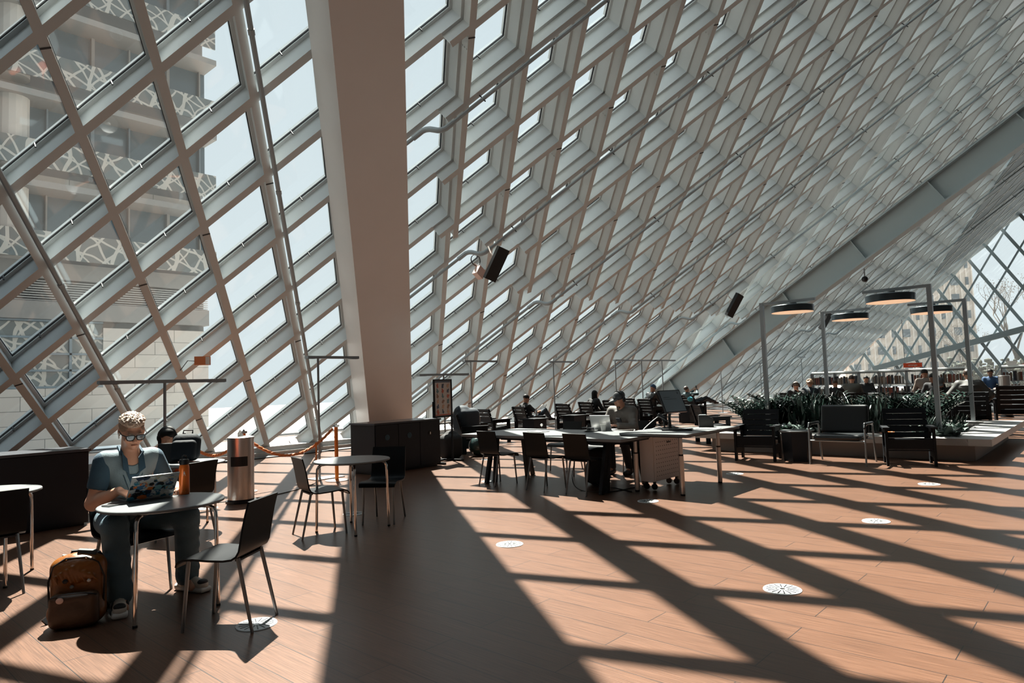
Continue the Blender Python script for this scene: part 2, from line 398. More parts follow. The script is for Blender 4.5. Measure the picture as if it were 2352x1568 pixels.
# dark panel over the glass wall's far upper end, standing in for shade
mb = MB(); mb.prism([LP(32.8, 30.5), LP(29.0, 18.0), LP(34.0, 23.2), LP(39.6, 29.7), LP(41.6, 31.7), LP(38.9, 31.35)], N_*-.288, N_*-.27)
pn = struct(mb.build('trim_5', mat('dark_blue_shade', (.035, .065, .085), .5))); pn['label'] = 'dark blue stand-in for shade at the far upper end of the sloped glass wall'
# big inclined box beam crossing further down the room
bm_dir = Vector((0, -13.36, 8.47)).normalized(); upv = Vector((0, 8.47, 13.36)).normalized()
P0 = Vector((24, 16.5, -.47)); P1 = Vector((24, -2.5, 11.57)); mb = MB()
cx = Vector((.22, 0, 0))
mb.bar(P0+cx-upv*.43, P1+cx-upv*.43, .03, .80, upv)
mb.bar(P0+cx-upv*.02, P1+cx-upv*.02, .46, .035, upv); mb.bar(P0+cx-upv*.86, P1+cx-upv*.86, .46, .045, upv)
for t in range(1, 8):
    c_ = P0+bm_dir*(2.75*t+.9)+cx-upv*.44; mb.bar(c_-upv*.40, c_+upv*.40, .36, .03, bm_dir)
struct(mb.build('trim_4', mat('beam_paint', (.34, .42, .45), .5)))

# ------------------------------------------------------------------ far end wall
XE = 48.5
wall_e = struct(link('wall_east', None)); wall_e['label'] = 'far glazed end wall with thin crossing white members'
n0 = (5.28, 6.08); EA = (-.66, -1.12); EB = (-.66, 1.12)
def yz(i, j): return n0[0]+EA[0]*i+EB[0]*j, n0[1]+EA[1]*i+EB[1]*j
def ylim(z): return 15.6-1.10*z
def seg_clip(p, q):
    # clip a segment to z in 0..13.4, y>-6, y<ylim
    cons = [lambda s: s[1]+.0, lambda s: 13.4-s[1], lambda s: s[0]+7, lambda s: ylim(s[1])-s[0]]
    for c_ in cons:
        a_, b_ = c_(p), c_(q)
        if a_ < 0 and b_ < 0: return None
        if a_ < 0 or b_ < 0:
            t = a_/(a_-b_); m_ = (p[0]+(q[0]-p[0])*t, p[1]+(q[1]-p[1])*t)
            if a_ < 0: p = m_
            else: q = m_
    return p, q
for fam in (0, 1):
    for k in range(-16, 17):
        p, q = (yz(-30, k), yz(30, k)) if fam == 0 else (yz(k, -30), yz(k, 30))
        sg = seg_clip(p, q)
        if sg is None or math.dist(*sg) < .4: continue
        mb = MB(); w_ = .17 if fam == 0 else .10
        mb.bar((XE-.15*(fam == 0), *sg[0]), (XE-.15*(fam == 0), *sg[1]), w_, .16 if fam == 0 else .10, (1, 0, 0))
        mb.build('end_wall_bar', mat('end_bar_paint', (.25, .31, .33), .5), wall_e)
mb = MB(); mb.bar((XE-.35, 12.0, 1.68), (XE-.35, -7, 6.4), .34, .40, (1, 0, 0)); mb.build('end_wall_girder', mat('end_bar_paint', (.25, .31, .33)), wall_e)
mb = MB(); mb.prism([(0, 15.6, 0), (0, -7, 0), (0, -7, 13.4), (0, .86, 13.4)], (XE+.12, 0, 0), (XE+.14, 0, 0)); mb.build('end_wall_glazing', GLASS2, wall_e)

# ------------------------------------------------------------------ outside: ground, building over the street, tower, tree
struct(MB().box((30, 66, -.9), (260, 100, .2)).box((110, -20, -.9), (120, 80, .2)).build('ground', mat('street_concrete', (.26, .26, .26), .9, var=(.3, .15))))

def stone_mat():
    m = bpy.data.materials.new('pale_stone_blocks'); m.use_nodes = True; n = m.node_tree.nodes; l = m.node_tree.links; b = n['Principled BSDF']
    t = n.new('ShaderNodeTexCoord'); mp = n.new('ShaderNodeMapping'); mp.inputs['Rotation'].default_value = (R(90), 0, 0); l.new(t.outputs['Object'], mp.inputs[0])
    br = n.new('ShaderNodeTexBrick'); br.inputs['Scale'].default_value = 1; br.inputs['Brick Width'].default_value = 1.6; br.inputs['Row Height'].default_value = .55; br.inputs['Mortar Size'].default_value = .012
    br.inputs['Color1'].default_value = (.40, .36, .32, 1); br.inputs['Color2'].default_value = (.35, .31, .28, 1); br.inputs['Mortar'].default_value = (.12, .11, .10, 1)
    l.new(mp.outputs[0], br.inputs['Vector']); l.new(br.outputs[0], b.inputs['Base Color']); b.inputs['Roughness'].default_value = .8
    return m
def squiggle_mat():
    # window glass, its reflections painted in as pale crossing curved strands
    m = bpy.data.materials.new('glass_with_painted_reflections'); m.use_nodes = True; n = m.node_tree.nodes; l = m.node_tree.links; b = n['Principled BSDF']
    t = n.new('ShaderNodeTexCoord'); nz = n.new('ShaderNodeTexNoise'); nz.inputs['Scale'].default_value = .9; nz.inputs['Detail'].default_value = 1; l.new(t.outputs['Object'], nz.inputs['Vector'])
    mxv = n.new('ShaderNodeMix'); mxv.data_type = 'VECTOR'; mxv.inputs[0].default_value = .35; l.new(t.outputs['Object'], mxv.inputs[4]); l.new(nz.outputs['Color'], mxv.inputs[5])
    prev = None
    for ang in (38, -41, 70, -12):
        mp = n.new('ShaderNodeMapping'); mp.inputs['Rotation'].default_value = (0, R(ang), 0); l.new(mxv.outputs[1], mp.inputs[0])
        wv = n.new('ShaderNodeTexWave'); wv.inputs['Scale'].default_value = .75 if abs(ang) > 20 else .4; wv.inputs['Distortion'].default_value = 1.2; wv.inputs['Detail'].default_value = 1; l.new(mp.outputs[0], wv.inputs['Vector'])
        gt = n.new('ShaderNodeMath'); gt.operation = 'GREATER_THAN'; gt.inputs[1].default_value = .965; l.new(wv.outputs['Fac'], gt.inputs[0])
        if prev is None: prev = gt
        else:
            mx = n.new('ShaderNodeMath'); mx.operation = 'MAXIMUM'; l.new(prev.outputs[0], mx.inputs[0]); l.new(gt.outputs[0], mx.inputs[1]); prev = mx
    mc = n.new('ShaderNodeMix'); mc.data_type = 'RGBA'; mc.inputs[6].default_value = (.07, .08, .08, 1); mc.inputs[7].default_value = (.30, .28, .25, 1)
    l.new(prev.outputs[0], mc.inputs[0]); l.new(mc.outputs[2], b.inputs['Base Color']); b.inputs['Roughness'].default_value = .35
    return m
STN, SQG = stone_mat(), squiggle_mat()
SPANDREL = mat('pale_spandrel', (.17, .16, .15), .7); DKFR = mat('blue_grey_mullion', (.10, .13, .15), .5); DKGL = mat('dark_window_glass', (.05, .075, .09), .15)
YF = 31.0; XA, XB = -45, 13.5
bld = thing('office_building', 'grey stone and glass office building across the street seen through the left panes', 'building', (0, YF, 0))
def fpart(name, x0, x1, z0, z1, y0, dpt, m_):
    MB().box(((x0+x1)/2, y0+dpt/2, (z0+z1)/2), (x1-x0, dpt, z1-z0)).build(name, m_, bld)
fpart('core', XA, XB, -1, 70, .5, 12, mat('building_core', (.14, .14, .14), .9))
fpart('stone_wall', XA, XB, -1, 1.95, 0, .5, STN); fpart('stone_wall', 9.2, XB, 1.95, 4.4, 0, .5, STN)
fpart('strand_glazing', XA, 9.2, 1.95, 4.55, .1, .4, SQG)
for zz in (2.0, 2.65, 3.3, 3.95, 4.6): fpart('mullion', XA, 9.2, zz-.04, zz+.04, .0, .12, DKFR)
for xx in range(-34, 10, 3): fpart('mullion', xx, xx+.09, 1.95, 4.6, .0, .12, DKFR)
fpart('spandrel', XA, XB, 4.65, 5.35, -.1, .6, SPANDREL)
mb = MB()
for k in range(9): mb.box(((XA+XB)/2, .1, 5.40+k*.095), (XB-XA, .16, .035))
mb.build('louvre', mat('louvre_grey', (.30, .29, .28), .6), bld)
fpart('spandrel', XA, XB, 6.25, 6.9, -.1, .6, SPANDREL)
fz = 6.9
for lv in range(7):
    fpart('strand_railing', XA, XB, fz, fz+1.05, -.9, .06, SQG)
    fpart('window_band', XA, XB, fz+1.05, fz+2.7, .3, .2, DKGL)
    fpart('spandrel', XA, XB, fz+2.7, fz+2.95, -1.0, 1.4, SPANDREL)
    fpart('window_band', XA, XB, fz+2.95, fz+3.5, .2, .3, SPANDREL if lv % 2 else STN)
    mb = MB()
    for xx in range(-34, 14, 3):
        if lv >= 3: mb.box((xx+.8, .2, fz+1.85), (.12, .2, 1.75)); mb.box((xx+2.2, .2, fz+1.85), (.06, .2, 1.75))
        else:
            for x_, w_ in ((.8, .12), (2.2, .06)): MB().box((xx+x_, .2, fz+1.85), (w_, .2, 1.75)).build('mullion', DKFR if lv % 2 else SPANDREL, bld)
    if lv >= 3: mb.build('upper_mullion', DKFR if lv % 2 else SPANDREL, bld)['kind'] = 'stuff'
    for xx in (-30, -21, -12, -3, 6): MB().lathe([(.55, 0), (.55, 2.7)], (xx, -.2, fz), 16).build('round_column', mat('pale_column', (.34, .31, .28), .8), bld)
    fz += 3.5

tw = thing('tower_block', 'tall beige tower block with rows of small dark windows beyond the far end wall', 'building', (119.5, 34, 0), math.atan2(-16.6, 13.2))
MB().box((10.6, 6, 32), (21.2, 12, 66)).build('tower_wall', mat('beige_concrete', (.50, .42, .35), .85, var=(.6, .08)), tw)
mb = MB()
for k in range(24): mb.box((.4+k*.9, -.12, 32), (.16, .24, 66))
mb.build('rib', mat('beige_rib', (.58, .50, .43), .85), tw)
wm = MB().box((0, -.1, 0), (1.15, .3, 1.3)).mesh('tower_window', DKGL)
wn = MB().box((0, -.1, 0), (.42, .3, 1.3)).mesh('tower_window', DKGL)
for k in range(9):
    for j in range(5):
        link('tower_window', wm, tw, (1.9+j*4.1, 0, 2.2+k*2.75)); link('narrow_window', wn, tw, (3.9+j*4.1, 0, 2.2+k*2.75))

def tree(loc, hgt, seed, label):
    g = random.Random(seed); mb = MB(); lf = MB()
    def br_(p, dr, L_, rad, lv):
        q = p+dr*L_; mb.tube([p, (p+q)/2+Vector((g.uniform(-1, 1), g.uniform(-1, 1), g.uniform(-1, 1)))*L_*.06, q], [rad, rad*.85, rad*.65], 5)
        if lv >= 5:
            for _ in range(3):
                c_ = q+Vector((g.uniform(-1, 1), g.uniform(-1, 1), g.uniform(-1, 1)))*.25; lf.ball(c_, .032, 3)
            return
        for _ in range(3 if lv < 3 else 2):
            nd = (dr+Vector((g.uniform(-1, 1), g.uniform(-1, 1), g.uniform(-.3, .8)))*.75).normalized(); br_(q, nd, L_*g.uniform(.62, .85), rad*.6, lv+1)
    br_(Vector((0, 0, 0)), Vector((0, 0, 1)), hgt*.24, .14, 0)
    t = thing('street_tree', label, 'tree', loc)
    mb.build('trunk', mat('bark', (.09, .075, .065), .9), t); lf.build('bud', mat('bud_leaf', (.07, .05, .035), .8), t); return t
tree((66, 6.2, -.8), 13, 3, 'bare budding street tree beyond the end wall, nearer the middle of the glass')
tree((78, 11.5, -.8), 9, 5, 'lower bare tree in front of the beige tower')
tree((60, 1.5, -.8), 10, 9, 'bare tree at the right end of the glazed end wall')
hd = MB()
gg = random.Random(2)
for k in range(1500): hd.ball((62+gg.uniform(-1, 6), gg.uniform(-6, 10.5), gg.uniform(-.5, 1.3)+abs(gg.gauss(0, .45))), [gg.uniform(.08, .38) for _ in range(3)], 3)
hdo = tag(hd.build('hedge', mat('hedge_green', (.025, .032, .022), .9, var=(4, .4))), 'low clipped dark green hedge outside along the foot of the end wall', 'hedge')

# ------------------------------------------------------------------ furniture builders
def face(az): return R(az-90)          # rotation so that local +y looks along azimuth az
def ply_chair(name='plywood_chair'):
    t = thing(name, '', 'chair')
    prof = [(.215, .405), (.208, .425), (.19, .442), (.16, .452), (.10, .455), (0, .447), (-.10, .444), (-.155, .450), (-.185, .468), (-.203, .50), (-.214, .56), (-.228, .64), (-.245, .72), (-.268, .805)]
    tp = [.96, .98, 1, 1, 1, 1, .99, .98, .97, .96, .95, .95, .94, .93]
    k = 9
    mb = MB(); mb.sheet(prof[:k], .42, .013, tp[:k]); mb.build('seat', PLY, t, True)
    mb = MB(); mb.sheet(prof[k-1:], .42, .013, tp[k-1:]); mb.build('backrest', PLY, t, True)
    for sx in (-1, 1):
        MB().tube([(sx*.165, .15, .44), (sx*.178, .185, 0)], [.013, .011], 10).build('leg', LEGGREY, t, True)
        MB().tube([(sx*.15, -.17, .45), (sx*.168, -.27, 0)], [.013, .010], 10).build('leg', LEGGREY, t, True)
    MB().bar((-.165, .15, .437), (.165, .15, .437), .03, .012).bar((-.15, -.165, .437), (.15, -.165, .437), .03, .012).bar((0, .15, .435), (0, -.165, .435), .05, .01).build('seat_bracket', DKMETAL, t)
    return t
def round_table(loc, az0, label, rad=.42):
    t = thing('round_cafe_table', label, 'table', loc, R(az0))
    MB().lathe([(rad-.012, .718), (rad, .724), (rad, .736), (rad-.004, .74)], n=64).build('tabletop', TABTOP, t, True)
    MB().lathe([(rad-.02, .716), (rad-.001, .722), (rad-.001, .725), (rad-.02, .7175)], n=64).build('edge_band', BLACKP, t, True)
    MB().box((0, 0, .705), (.1, .1, .022)).bar((-.3, 0, .70), (.3, 0, .70), .03, .02).bar((0, -.3, .70), (0, .3, .70), .03, .02).build('underframe', DKMETAL, t)
    for k in range(4):
        a = k*PI/2; c_, s_ = math.cos(a), math.sin(a); rr = rad-.035
        pts = [(rr-.10, .700), (rr-.05, .697), (rr-.018, .682), (rr-.003, .655), (rr, .60), (rr+.006, .3), (rr+.012, .012)]
        lg = MB().tube([(q*c_, q*s_, z) for q, z in pts], .0135, 12).build('leg', CHROME, t, True)
        MB().lathe([(.015, 0), (.015, .014), (.010, .018)], ((rr+.012)*c_, (rr+.012)*s_, 0), 12).build('foot', BLACKP, lg)
    return t
def slat_chair(name='slatted_armchair'):
    t = thing(name, '', 'armchair')
    for sx in (-1, 1):
        x = sx*.325
        sp_ = MB().box((x, .26, .29), (.035, .10, .58)).box((x, -.22, .29), (.035, .10, .58)).box((x, .02, .545), (.035, .50, .07)).box((x, .02, .20), (.03, .42, .16)).build('side_frame', BLACKW, t)
        MB().box((x, .03, .592), (.095, .62, .026)).build('armrest', BLACKW, t)
    MB().box((0, .27, .34), (.62, .03, .15)).box((0, .27, .245), (.62, .03, .02)).build('front_apron', BLACKW, t)
    for k in range(4): MB().box((0, .215-k*.115, .415-k*.012), (.61, .105, .022)).build('seat_slat', BLACKW, t)
    dv = Vector((0, -.30, 1)).normalized(); nv = Vector((0, 1, .30)).normalized(); b0 = Vector((0, -.20, .38))
    for k in range(5):
        c_ = b0+dv*(.07+.1*k); MB().bar(c_-Vector((.315, 0, 0)), c_+Vector((.315, 0, 0)), .084, .022, nv).build('back_slat', BLACKW, t)
    for sx in (-.28, .28): MB().bar(b0+Vector((sx, -.025, 0))-dv*.05, b0+Vector((sx, -.025, 0))+dv*.50, .05, .025, nv).build('back_rail', BLACKW, t)
    return t
def torchiere(loc, h, x0, x1, label, group='upright reading lamps with long bars'):
    t = thing('reading_lamp', label, 'lamp', loc, 0, None)
    MB().box((.12, 0, .008), (.55, .30, .016)).build('base_plate', LAMPGREY, t)
    MB().tube([(0, 0, .016), (0, 0, h)], .019, 10).build('pole', LAMPGREY, t, True)
    MB().bar((x0, 0, h+.02), (x1, 0, h+.02), .11, .045).build('lamp_bar', LAMPGREY, t)
    e = x0+(x1-x0)*.14
    MB().bar((x0+.01, 0, h-.0045), (e, 0, h-.0045), .08, .004).bar((x1-(e-x0), 0, h-.0045), (x1-.01, 0, h-.0045), .08, .004).build('end_cap', DKMETAL, t)
    return t
def disc_lamp(loc, sgn, label):
    t = thing('disc_floor_lamp', label, 'lamp', loc)
    MB().box((0, 0, .01), (.4, .4, .02)).build('base_plate', LAMPGREY, t)
    MB().box((0, 0, 1.5), (.075, .075, 3.0)).build('post', LAMPGREY, t)
    MB().box((0, sgn*.555, 2.97), (.06, 1.04, .06)).build('arm', LAMPGREY, t)
    MB().lathe([(.09, 2.86), (.09, 2.94)], (0, sgn*.62, 0), 24).build('hub', LAMPGREY, t, True)
    sh = MB().lathe([(.40, 2.72), (.405, 2.72), (.41, 2.86), (.395, 2.872), (0, 2.875)], (0, sgn*.62, 0), 48).build('lamp_shade', mat('lamp_shade_dark', (.035, .05, .06), .3, .5), t, True)
    MB().lathe([(0, 2.716), (.395, 2.716), (.395, 2.726), (0, 2.726)], (0, sgn*.62, 0), 48).build('diffuser', mat('warm_diffuser', (.9, .6, .42), .5, emit=((1, .62, .38), .62)), sh)
    return t
def outlet(loc, label, first=[None]):
    if first[0] is None:
        t = thing('floor_outlet_cover', label, 'floor outlet', loc); first[0] = t
        MB().lathe([(.128, .0005), (.126, .005), (.02, .006), (0, .006)], n=40).build('cover_plate', mat('outlet_white', (.42, .44, .45), .35), t, True)
        mb = MB()
        for k in range(16):
            a = k*PI/8; c_, s_ = math.cos(a), math.sin(a); mb.bar((c_*.035, s_*.035, .0065), (c_*.108, s_*.108, .0065), .007, .0015)
        mb.build('radial_slot', BLACKP, t); MB().lathe([(.018, .006), (.018, .0072), (0, .0072)], n=16).build('centre_knob', CHROME, t)
        return t
    return dup(first[0], loc, rnd.uniform(0, 1), label)

# ------------------------------------------------------------------ café corner on the left
T1 = Vector((1.893, 5.10, 0)); T2 = Vector((4.23, 6.20, 0))
round_table(T1, 45, 'round grey cafe table with chrome legs where the man works on his laptop', .405)
round_table(T2, 59, 'round grey cafe table with two empty black chairs, nothing on it', .40)
round_table((3.12, 7.82, 0), 30, 'round table with the black bag on it in front of the person in red', .43)
round_table((1.20, 7.12, 0), 15, 'round cafe table cut off by the left edge of the picture', .43)
ch = ply_chair(); ch.location = (2.03, 4.43, 0); ch.rotation_euler.z = face(126); ch['label'] = 'black plywood chair in the foreground, empty, its seat half in sunlight'
dup(ch, (1.90, 5.68, 0), face(286), 'black plywood chair under the man with the stickered laptop')
dup(ch, (2.91, 7.29, 0), face(111), 'empty black plywood chair right of the orange bottle, back to the camera')
dup(ch, (1.17, 6.66, 0), face(95), 'black plywood chair cut off by the left edge of the picture')
dup(ch, (3.93, 6.30, 0), face(-14), 'empty black chair at the left side of the bare round table')
dup(ch, (4.68, 6.27, 0), face(215), 'empty black chair at the right side of the bare round table')

cabl = thing('storage_cabinet', 'long low charcoal cabinet along the left edge behind the tables', 'cabinet', (.9, 9.52, 0))
MB().box((0, 0, .45), (3.36, .64, .84)).build('body', CABGREY, cabl)
MB().box((0, 0, .88), (3.40, .68, .03)).build('top', mat('cabinet_top', (.05, .055, .065), .25), cabl)
MB().box((0, .02, .015), (3.3, .58, .03)).build('plinth', BLACKP, cabl)
for k in range(3): MB().box((-1.12+k*1.12, -.326, .455), (1.105, .016, .80)).build('door', CABGREY, cabl)

bins = thing('recycling_bin_cabinet', 'charcoal triple recycling bin cabinet at the foot of the leaning column', 'bin', (7.82, 10.02, 0), R(3))
MB().box((0, 0, .45), (1.58, .66, .82)).build('body', CABGREY, bins)
MB().box((0, 0, .875), (1.62, .70, .03)).build('top', mat('cabinet_top', (.05, .055, .065), .25), bins)
MB().box((0, .03, .02), (1.5, .6, .04)).build('plinth', BLACKP, bins)
for k in range(3):
    x = -.52+k*.52; dr = MB().box((x, -.338, .45), (.51, .016, .80)).build('door', CABGREY, bins)
    mk = MB(); mk.M = Matrix.Translation((x, -.349, .63)) @ Matrix.Rotation(R(90), 4, 'X')
    mk.lathe([(.050, 0), (.050, .002), (.038, .002), (.038, 0)], n=24)
    mk.build('symbol', mat('symbol_blue', (.02, .07, .10), .5) if k < 2 else BLACKP, dr)
    mk = MB(); mk.M = Matrix.Translation((x, -.349, .63)) @ Matrix.Rotation(R(90), 4, 'X'); mk.box((0, 0, .002), (.022, .045, .002)).build('symbol_core', PAPER if k == 2 else mat('symbol_blue', (.02, .07, .10), .5), dr)

can = thing('waste_bin', 'tall brushed steel cylinder bin with a black slot beside the rope', 'bin', (4.40, 9.10, 0), face(236))
MB().lathe([(.20, 0), (.20, .03), (.17, .035), (.17, .05)], n=40).build('base', BLACKP, can)
MB().lathe([(.172, .05), (.172, .86), (.178, .862), (.178, .885), (.15, .895), (0, .895)], n=48).build('body', STEEL, can, True)
mb = MB(); vs = []
for k in range(9):
    a = R(90-38+k*9.5); vs += [(.176*math.cos(a), .176*math.sin(a), .50), (.176*math.cos(a), .176*math.sin(a), .63)]
mb.add(vs, [(2*i, 2*i+2, 2*i+3, 2*i+1) for i in range(8)]); mb.build('slot', BLACKP, can)
tis = MB(); tis.prism([(-.05, 0, 0), (.04, 0, 0), (.02, .03, .06), (-.01, .01, .10), (-.04, .02, .05)], (0, 0, 0), (0, .01, 0)); o = tis.build('crumpled_tissue', PAPER); o.location = (4.40, 9.08, .893)
tag(o, 'white crumpled tissue poking up on the steel bin', 'tissue')

def stanchion(loc, label):
    t = thing('rope_post', label, 'rope post', loc)
    MB().lathe([(.19, 0), (.19, .012), (.03, .03)], n=36).build('base', STEEL, t, True)
    MB().tube([(0, 0, .02), (0, 0, .88)], .030, 14).build('post', ORANGE, t, True)
    MB().box((0, 0, .90), (.075, .075, .035)).lathe([(.02, .917), (.012, .94), (0, .945)], n=12).build('post_cap', CHROME, t); return t
stanchion((6.33, 9.72, 0), 'orange rope post with a steel base right of the steel bin')
stanchion((4.86, 9.95, 0), 'orange rope post hidden behind the steel bin')
def rope(name, a, b, sag, label):
    a, b = Vector(a), Vector(b); pts = [a.lerp(b, t/40)-Vector((0, 0, sag*4*(t/40)*(1-t/40))) for t in range(41)]
    mb = MB()
    for ph in range(3):
        q = []
        for i, p in enumerate(pts):
            dr = (pts[min(i+1, 40)]-pts[max(i-1, 0)]).normalized(); s_ = dr.cross(Vector((0, 0, 1))).normalized(); u_ = s_.cross(dr)
            an = i*1.1+ph*2*PI/3; q.append(p+(s_*math.cos(an)+u_*math.sin(an))*.013)
        mb.tube(q, .012, 6)
    return tag(mb.build(name, mat('orange_rope', (.55, .17, .05), .7, var=(60, .5)), None, True), label, 'rope')
rope('barrier_rope', (6.27, 9.73, .86), (4.92, 9.95, .80), .34, 'orange twisted barrier rope sagging between the bin and the orange post')
rope('barrier_rope', (4.80, 9.95, .80), (4.17, 10.25, .80), .22, 'orange twisted barrier rope left of the steel bin')
stanchion((4.12, 10.27, 0), 'orange rope post hidden behind the seated person in red')
o = MB().prism([(0, 0, 0), (.03, 0, 0), (.035, .01, -.18), (.02, .0, -.36), (-.005, .005, -.36), (.006, 0, -.2)], (0, 0, 0), (0, .003, 0)).build('orange_ribbon', ORANGE); o.location = (5.95, 9.74, .66)
tag(o, 'short orange ribbon hanging from the barrier rope', 'ribbon')

l1 = Vector((3.60, 9.62, 0))
torchiere(l1, 1.665, -.80, .82, 'reading lamp with a long horizontal bar over the man and the person in red')
torchiere((6.29, 10.17, 0), 2.04, -.22, .80, 'reading lamp on a slim pole right behind the orange rope post')
torchiere((9.9, 11.0, 0), 1.73, -.72, .72, 'reading lamp rising behind the poster stand')
torchiere((12.15, 12.45, 0), 2.10, -.25, .95, 'reading lamp behind the first slatted lounge chair by the glass')
torchiere((15.3, 12.25, 0), 2.08, -.2, 1.0, 'reading lamp beside the man reading in the lounge chair')
torchiere((18.3, 12.1, 0), 2.13, -.05, 1.2, 'reading lamp between the woman in black and the man in the cap')
torchiere((19.9, 12.1, 0), 2.13, -.3, .9, 'reading lamp above the person in the blue knit cap')
torchiere((21.1, 12.0, 0), 2.13, -.3, .9, 'reading lamp directly above the computer monitor')
torchiere((26.6, 12.4, 0), 2.0, -.4, .5, 'distant reading lamp just below the big inclined beam')
torchiere((30.5, 12.3, 0), 2.05, -.4, .5, 'distant reading lamp left of the first disc lamp')
torchiere((35.0, 12.0, 0), 2.35, -.5, .5, 'distant reading lamp right of the first disc lamp')
torchiere((39.0, 12.0, 0), 2.45, -.5, .5, 'farthest reading lamp near the end of the glass wall')

# poster stand
sg = thing('poster_stand', 'tall black frame stand holding a narrow poster of assorted small items', 'sign', (8.95, 10.0, 0), R(12))
MB().box((-.30, 0, .60), (.03, .03, 1.2)).build('post', BLACKW, sg); MB().box((.30, 0, .60), (.03, .03, 1.2)).build('post', BLACKW, sg)
MB().box((-.30, 0, .02), (.05, .50, .04)).box((.30, 0, .02), (.05, .50, .04)).box((0, .22, .02), (.6, .04, .03)).box((0, -.0, .76), (.6, .02, .025)).build('foot', BLACKW, sg)
MB().box((0, -.012, 1.62), (.60, .03, .03)).box((0, -.012, .90), (.60, .03, .03)).box((-.285, -.012, 1.26), (.03, .03, .72)).box((.285, -.012, 1.26), (.03, .03, .72)).build('frame', BLACKW, sg)
po = MB().box((0, -.008, 1.26), (.55, .008, .70)).build('poster', mat('poster_paper', (.42, .40, .38), .6), sg)
MB().box((0, -.0135, 1.585), (.50, .003, .028)).build('heading_band', mat('poster_blue', (.06, .09, .13), .6), po)
MB().box((0, -.0135, .935), (.50, .003, .02)).build('footer_band', mat('poster_red', (.45, .09, .05), .6), po)
PC = [mat('print_%d' % 0 if False else n_, c_, .6) for n_, c_ in (('print_red', (.40, .10, .06)), ('print_brown', (.22, .12, .08)), ('print_navy', (.05, .07, .11)), ('print_teal', (.08, .16, .18)), ('print_tan', (.45, .28, .18)))]
for i in range(3):
    for j in range(6):
        cx_, cz = -.17+i*.17, 1.50-j*.102; a = rnd.uniform(-1, 1); mb = MB(); mb.M = Matrix.Translation((cx_, -.0135, cz)) @ Matrix.Rotation(a, 4, 'Y')
        mb.box((0, 0, 0), (.045+.03*rnd.random(), .003, .05+.03*rnd.random())); mb.box((.02, 0, .035), (.03, .003, .03)); mb.build('picture', PC[(i*2+j*3) % 5], po)

# ------------------------------------------------------------------ lounge chairs along the glass
sc = slat_chair(); sc.location = (11.93, 4.93, 0); sc.rotation_euler.z = face(190); sc['label'] = 'empty black slatted armchair just right of the computer desk'
dup(sc, (12.25, 2.62, 0), face(198), 'empty black slatted armchair right of the padded armchair')
dup(sc, (12.75, 12.30, 0), face(-8), 'empty slatted lounge chair behind the left end of the long table')
dup(sc, (14.15, 12.25, 0), face(-14), 'slatted lounge chair under the man reading a book')
dup(sc, (16.1, 12.30, 0), face(-8), 'empty slatted lounge chair right of the reading man')
dup(sc, (17.35, 12.35, 0), face(-10), 'slatted lounge chair under the woman with long dark hair')
dup(sc, (18.75, 12.4, 0), face(-8), 'empty slatted lounge chair behind the man in the cap, nearer the woman')
dup(sc, (20.6, 12.9, 0), face(-8), 'empty slatted lounge chair directly behind the cap of the man in the cap')
dup(sc, (19.65, 11.62, 0), face(-16), 'slatted lounge chair under the person in the blue knit cap')
dup(sc, (23.7, 12.2, 0), face(-14), 'slatted lounge chair under the man lying back with his phone')
dup(sc, (10.55, 10.9, 0), face(-30), 'slatted armchair partly hidden behind the poster stand')
dup(sc, (14.6, 7.1, 0), face(-42), 'empty slatted armchair turned away right of the computer monitor')
dup(sc, (18.6, 2.66, 0), face(10), 'slatted armchair seen from behind under the man in the puffer jacket', scale=1.10)
dup(sc, (20.5, 2.02, 0), face(10), 'empty slatted armchair seen from behind at the right edge', scale=1.2)
dup(sc, (19.5, 3.38, 0), face(185), 'slatted armchair under the person in the brown cap with a phone')
dup(sc, (19.75, 7.0, 0), face(200), 'slatted armchair under the person with headphones at the left of the plants')
for k, (x, y, lb) in enumerate([(13.55, 11.55, 'low black side table in front of the reading man'), (16.9, 11.6, 'low black side table before the woman with long hair'), (15.2, 11.5, 'low black side table between the reading man and the next chair'),
                               (11.7, 11.9, 'low black side table left of the first lounge chair'), (20.9, 11.0, 'low black side table beside the person in the knit cap'), (11.2, 7.9, 'low dark drum behind the far end of the long table')]):
    t = thing('side_table', lb, 'side table', (x, y, 0))
    MB().box((0, 0, .56), (.62, .5, .03)).build('tabletop', BLACKW, t); MB().box((0, 0, .275), (.5, .4, .53)).build('body', CABGREY, t)
    MB().box((0, -.205, .3), (.3, .01, .1)).build('slot', BLACKP, t)

dt = thing('hexagonal_side_table', 'dark hexagonal drum table between the slatted and the padded armchair', 'side table', (12.0, 4.27, 0))
MB().lathe([(.225, 0), (.255, .50)], n=6).build('body', CABGREY, dt); MB().lathe([(.285, .50), (.29, .505), (.29, .52), (.28, .525), (0, .525)], n=6).build('tabletop', mat('drum_top', (.10, .11, .115), .3), dt)

